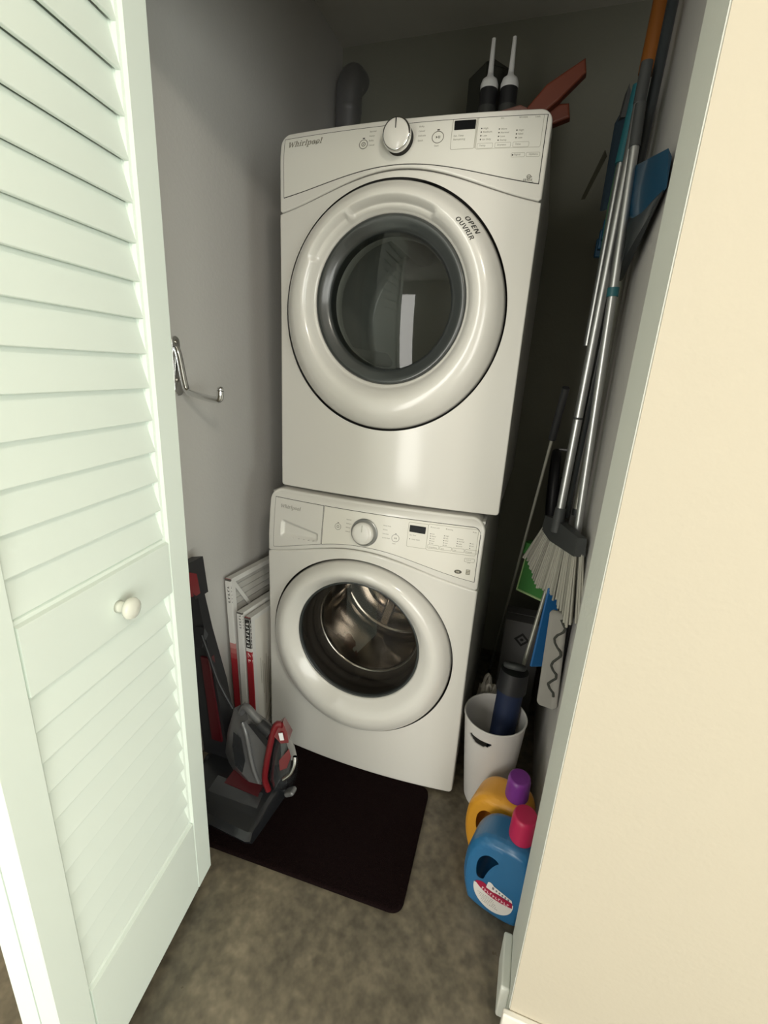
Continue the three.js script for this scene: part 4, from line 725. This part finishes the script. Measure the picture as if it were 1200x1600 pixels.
{
  const t = thing('hand_brush', 'dark navy hand brush hanging beside the green handle', 'brush', [0.175, 1.8, -0.82]);
  const up = (p) => softHull(p.map(([x, y, z]) => [x + 0.022, y + 0.11, z]));
  part('handle', up([[0.166, 1.90, -0.82], [0.184, 1.90, -0.80], [0.172, 1.955, -0.82], [0.184, 1.955, -0.805], [0.178, 1.975, -0.81], [0.17, 1.90, -0.80]]), M.charcoal, t);
  part('bristles', up([[0.160, 1.70, -0.83], [0.192, 1.70, -0.80], [0.160, 1.90, -0.83], [0.190, 1.90, -0.80], [0.17, 1.92, -0.82], [0.165, 1.69, -0.80]]), std({ color: lin(0.008, 0.022, 0.035), roughness: 0.9 }), t);
  part('strap', softHull([[0.128, 1.83, -0.80], [0.138, 1.83, -0.80], [0.168, 1.945, -0.81], [0.176, 1.93, -0.81], [0.13, 1.835, -0.792], [0.17, 1.94, -0.80]]), std({ color: lin(0.04, 0.038, 0.022), roughness: 0.9 }), t);
}
pole('duster', 'thin grey rod with a black foam grip leaning beside the machines', 'tool', [0.062, 0.012, -1.22], [0.150, 1.20, -0.63], 0.0042, M.olive, (t) => {
  part('grip', rod([0.150, 1.20, -0.63], [0.161, 1.34, -0.565], 0.0105, 0.0095, 20), M.blackPlastic, t); part('foot', rod([0.062, 0.005, -1.22], [0.064, 0.03, -1.21], 0.008, 0.006), M.blackPlastic, t);
});
{ // hanging black hose
  const t = thing('hose', 'black hose loop hanging in the dark behind the poles', 'hose', [0.27, 1.0, -1.14]);
  const pts = []; for (let i = 0; i <= 40; i++) { const a = i / 40 * Math.PI * 3.6; pts.push([0.222 + 0.03 * Math.cos(a * 0.5), 0.92 + 0.17 * Math.cos(a), -1.14 + 0.13 * Math.sin(a)]); }
  part('coil', tube(pts, 0.016, 160, 12), M.blackPlastic, t);
  part('hook', rod([0.20, 1.105, -1.14], [CR, 1.105, -1.14], 0.006), M.galv, t);
}
{ // waste bin with a slot grip
  const t = thing('waste_bin', 'white tapered waste bin with a slot grip beside the washer', 'bin', [0.122, 0, -0.535]);
  t.rotation.z = 0.02;
  const H = 0.335, rB = 0.070, rT = 0.096, th = 0.003, NA = 72, NY = 40, pos = [], idx = [];
  const isSlot = (a, y) => { const da = Math.abs(Math.atan2(Math.sin(a - 1.98), Math.cos(a - 1.98))), yc = 0.288 + 0.010 * (da / 0.45) ** 2; return da < 0.42 && Math.abs(y - yc) < 0.0115 * Math.sqrt(Math.max(0, 1 - (da / 0.42) ** 2)) + 0.001; };
  const R = (y) => rB + (rT - rB) * (y / H) ** 0.9;
  const quad = (side) => { const b0 = pos.length / 3; for (let j = 0; j <= NY * 2; j++) for (let i = 0; i <= NA * 2; i++) { const y = j < 6 ? j * 0.001 : H * (j - 5) / (NY * 2 - 5), a = i / (NA * 2) * 2 * Math.PI, r = (y < 0.012 ? R(0.012) - (0.012 - y) * 0.5 : R(y)) - (side ? th : 0); pos.push(r * Math.cos(a), Math.max(y, side ? 0.004 : 0), r * Math.sin(a)); }
    for (let j = 0; j < NY * 2; j++) for (let i = 0; i < NA * 2; i++) { const a = b0 + j * (NA * 2 + 1) + i, y = H * (j - 4.5) / (NY * 2 - 5), an = (i + 0.5) / (NA * 2) * 2 * Math.PI; if (j > 5 && isSlot(an, y)) continue; const b = a + 1, c = a + NA * 2 + 1, d = c + 1; side ? idx.push(a, b, d, a, d, c) : idx.push(a, d, b, a, c, d); } };
  quad(0); quad(1);
  lpart('body', indexed(pos, idx), M.binWhite, t);
  lpart('rim', new THREE.TorusGeometry(rT - 0.001, 0.0032, 10, 72).rotateX(Math.PI / 2).translate(0, H, 0), M.binWhite, t);
  lpart('bottom', new THREE.CylinderGeometry(rB - 0.001, rB - 0.003, 0.005, 48).translate(0, 0.0045, 0), M.binWhite, t);
}
{ // navy tube with a black collar
  const A = [0.135, 0.012, -0.55], B = [0.151, 0.432, -0.585];
  const t = thing('cleaning_tube', 'navy blue tube with a black ringed collar standing inside the white bin', 'tube', A);
  part('tube', rod(A, B, 0.036, 0.041, 32), M.navy, t);
  part('collar', rod(mixp(A, B, 0.94), mixp(A, B, 1.10), 0.047, 0.043, 32), M.blackPlastic, t);
  part('ring', new THREE.TorusGeometry(0.026, 0.010, 12, 32).rotateX(Math.PI / 2 - 0.5).translate(0.151, 0.488, -0.587), M.charcoal, t);
}
{ // thin rod in the bin
  const A = [0.118, 0.02, -0.508], B = [0.236, 0.86, -0.80];
  const t = thing('rod', 'thin grey rod standing in the white bin and leaning to the wall', 'rod', A);
  part('shaft', rod(mixp(A, B, 0.06), B, 0.0062, 0.0062, 16), M.olive, t);
  part('ferrule', rod(A, mixp(A, B, 0.30), 0.010, 0.0085, 18), M.binWhite, t);
}
{ // crumpled white plastic bag behind the bin
  const g = new THREE.IcosahedronGeometry(0.075, 6); let m = mergeVertices(g.deleteAttribute('normal').deleteAttribute('uv') || g); const p = m.attributes.position;
  for (let i = 0; i < p.count; i++) { const v = V(p.getX(i), p.getY(i), p.getZ(i)); const k = 1 + 0.22 * Math.sin(v.x * 95 + v.y * 60) * Math.sin(v.z * 80 + 1.3) + 0.16 * Math.abs(Math.sin(v.y * 150 + v.x * 40)) - 0.1; v.multiplyScalar(k); v.y *= 1.9; v.x *= 0.55; p.setXYZ(i, v.x, v.y, v.z); }
  m.computeVertexNormals();
  const t = thing('plastic_bag', 'crumpled white plastic bag stuffed between the washer and the bin', 'bag', [0.075, 0, -0.70]);
  lpart('sheet', toCreasedNormals(m, 0.5).translate(0.0, 0.17, 0), M.bag, t);
  for (const s of [-1, 1]) lpart('handle', tube([[0.01 * s, 0.26, 0.0], [0.012 * s, 0.32, 0.02 * s], [0.0, 0.335, 0.03 * s], [0.004, 0.27, 0.035 * s]], 0.006, 20, 6), M.bag, t);
}
{ // carton with a diamond mark
  const t = thing('cardboard_box', 'dim grey carton with a diamond mark on the closet floor behind the bin', 'box', [0.172, 0, -0.99]);
  lpart('carton', box(-0.072, 0.072, 0, 0.46, -0.06, 0.06, 0.003), M.card, t);
  const tx = canvasTex(256, 256, (x) => { x.clearRect(0, 0, 256, 256); x.strokeStyle = '#151413'; x.lineWidth = 34; x.beginPath(); x.moveTo(128, 30); x.lineTo(226, 128); x.lineTo(128, 226); x.lineTo(30, 128); x.closePath(); x.stroke(); x.fillStyle = '#151413'; x.beginPath(); x.arc(128, 128, 26, 0, 7); x.fill(); });
  lpart('diamond_mark', new THREE.PlaneGeometry(0.062, 0.062).translate(0.0, 0.385, 0.0606), std({ map: tx, transparent: true, roughness: 0.8 }), t);
  lpart('flap', box(-0.07, 0.07, 0.46, 0.463, -0.055, 0.0, 0.001), M.card, t);
}
// ------------------------------------------------------------------ detergent jugs
function makeJug(label, mat, capMat, at, turn, withLabel) {
  const t = thing('detergent_jug', label, 'jug', at); t.rotation.y = turn;
  const s = new THREE.Shape();                        // side outline, handle on the left, neck on the right
  s.moveTo(-0.060, 0.030); s.bezierCurveTo(-0.072, 0.06, -0.078, 0.09, -0.078, 0.115); s.bezierCurveTo(-0.078, 0.16, -0.074, 0.20, -0.045, 0.226); s.bezierCurveTo(-0.022, 0.245, 0.006, 0.240, 0.018, 0.246);
  s.lineTo(0.060, 0.246); s.bezierCurveTo(0.080, 0.235, 0.084, 0.18, 0.084, 0.13); s.bezierCurveTo(0.084, 0.08, 0.078, 0.05, 0.066, 0.030); s.bezierCurveTo(0.04, 0.018, -0.035, 0.018, -0.060, 0.030);
  const h = new THREE.Path(); h.moveTo(-0.058, 0.126); h.bezierCurveTo(-0.066, 0.165, -0.058, 0.195, -0.034, 0.211); h.bezierCurveTo(-0.012, 0.222, 0.010, 0.212, 0.015, 0.198); h.bezierCurveTo(-0.002, 0.182, -0.014, 0.152, -0.020, 0.122); h.bezierCurveTo(-0.028, 0.106, -0.054, 0.106, -0.058, 0.126); s.holes.push(h);
  const g = new THREE.ExtrudeGeometry(s, { depth: 0.055, bevelEnabled: true, bevelThickness: 0.026, bevelSize: 0.024, bevelOffset: -0.008, bevelSegments: 8, curveSegments: 20 }).translate(0, -0.005, -0.0275);
  lpart('body', toCreasedNormals(g, 0.9), mat, t);
  lpart('neck', lathe([[0.026, 0.235], [0.026, 0.262], [0.022, 0.264]], 32).translate(0.040, 0, 0), mat, t);
  lpart('cap', lathe([[0.033, 0.258], [0.0345, 0.262], [0.033, 0.315], [0.031, 0.326], [0.026, 0.330], [0.0, 0.330]], 40).translate(0.040, 0, 0), capMat, t).userData.label = 'large round screw cap';
  if (withLabel) {
    const tx = canvasTex(512, 512, (x) => {
      x.clearRect(0, 0, 512, 512); x.save(); x.beginPath(); x.ellipse(256, 250, 240, 250, 0, 0, Math.PI); x.lineTo(16, 210); x.lineTo(496, 210); x.closePath(); x.clip(); x.fillStyle = '#e3dfda'; x.fillRect(0, 0, 512, 512); x.restore();
      x.fillStyle = '#a3173f'; x.beginPath(); x.moveTo(30, 190); x.quadraticCurveTo(120, 100, 200, 175); x.quadraticCurveTo(300, 205, 480, 180); x.lineTo(488, 262); x.quadraticCurveTo(300, 320, 150, 268); x.quadraticCurveTo(70, 240, 30, 190); x.fill();
      x.fillStyle = '#e6e2e0'; x.beginPath(); x.moveTo(165, 190); x.lineTo(180, 92); x.quadraticCurveTo(215, 60, 250, 105); x.quadraticCurveTo(330, 120, 470, 150); x.lineTo(480, 186); x.quadraticCurveTo(320, 175, 250, 200); x.closePath(); x.fill(); x.fillStyle = '#77737a'; x.fillRect(236, 122, 22, 40); for (let i = 0; i < 5; i++) x.fillRect(280 + i * 36, 136 + i * 5, 18, 28); x.fillStyle = '#f0d9de'; for (let i = 0; i < 10; i++) { x.fillRect(120 + i * 34, 214 + Math.min(22, i * 6), 8, 42); x.fillRect(120 + i * 34, 214 + Math.min(22, i * 6) + (i % 3) * 15, 24, 9); }
      x.fillStyle = '#9a958f'; x.font = '22px sans-serif'; for (let i = 0; i < 5; i++) for (let k = 0; k < 9; k++) x.fillRect(80 + i * 16 + k * 22, 320 + i * 26, 8 + (k * 7 + i * 5) % 10, 9);
    });
    lpart('label', new THREE.PlaneGeometry(0.122, 0.112).translate(0.004, 0.082, 0.0541), std({ map: tx, transparent: true, roughness: 0.45 }), t).userData.label = 'white label with a crimson band';
  }
  return t;
}
makeJug('blue detergent jug with a crimson cap and white label, in front of the yellow jug', M.jugBlue, M.capRed, [0.184, 0, -0.222], -0.25, true).scale.x = 0.92;
makeJug('yellow detergent jug with a purple cap, behind the blue jug', M.jugYellow, M.capPurple, [0.168, 0, -0.355], -0.32, false).scale.set(0.92, 0.94, 1);

scene.traverse((o) => { if (o.isMesh) { o.castShadow = true; o.receiveShadow = true; } });
renderer.render(scene, camera);
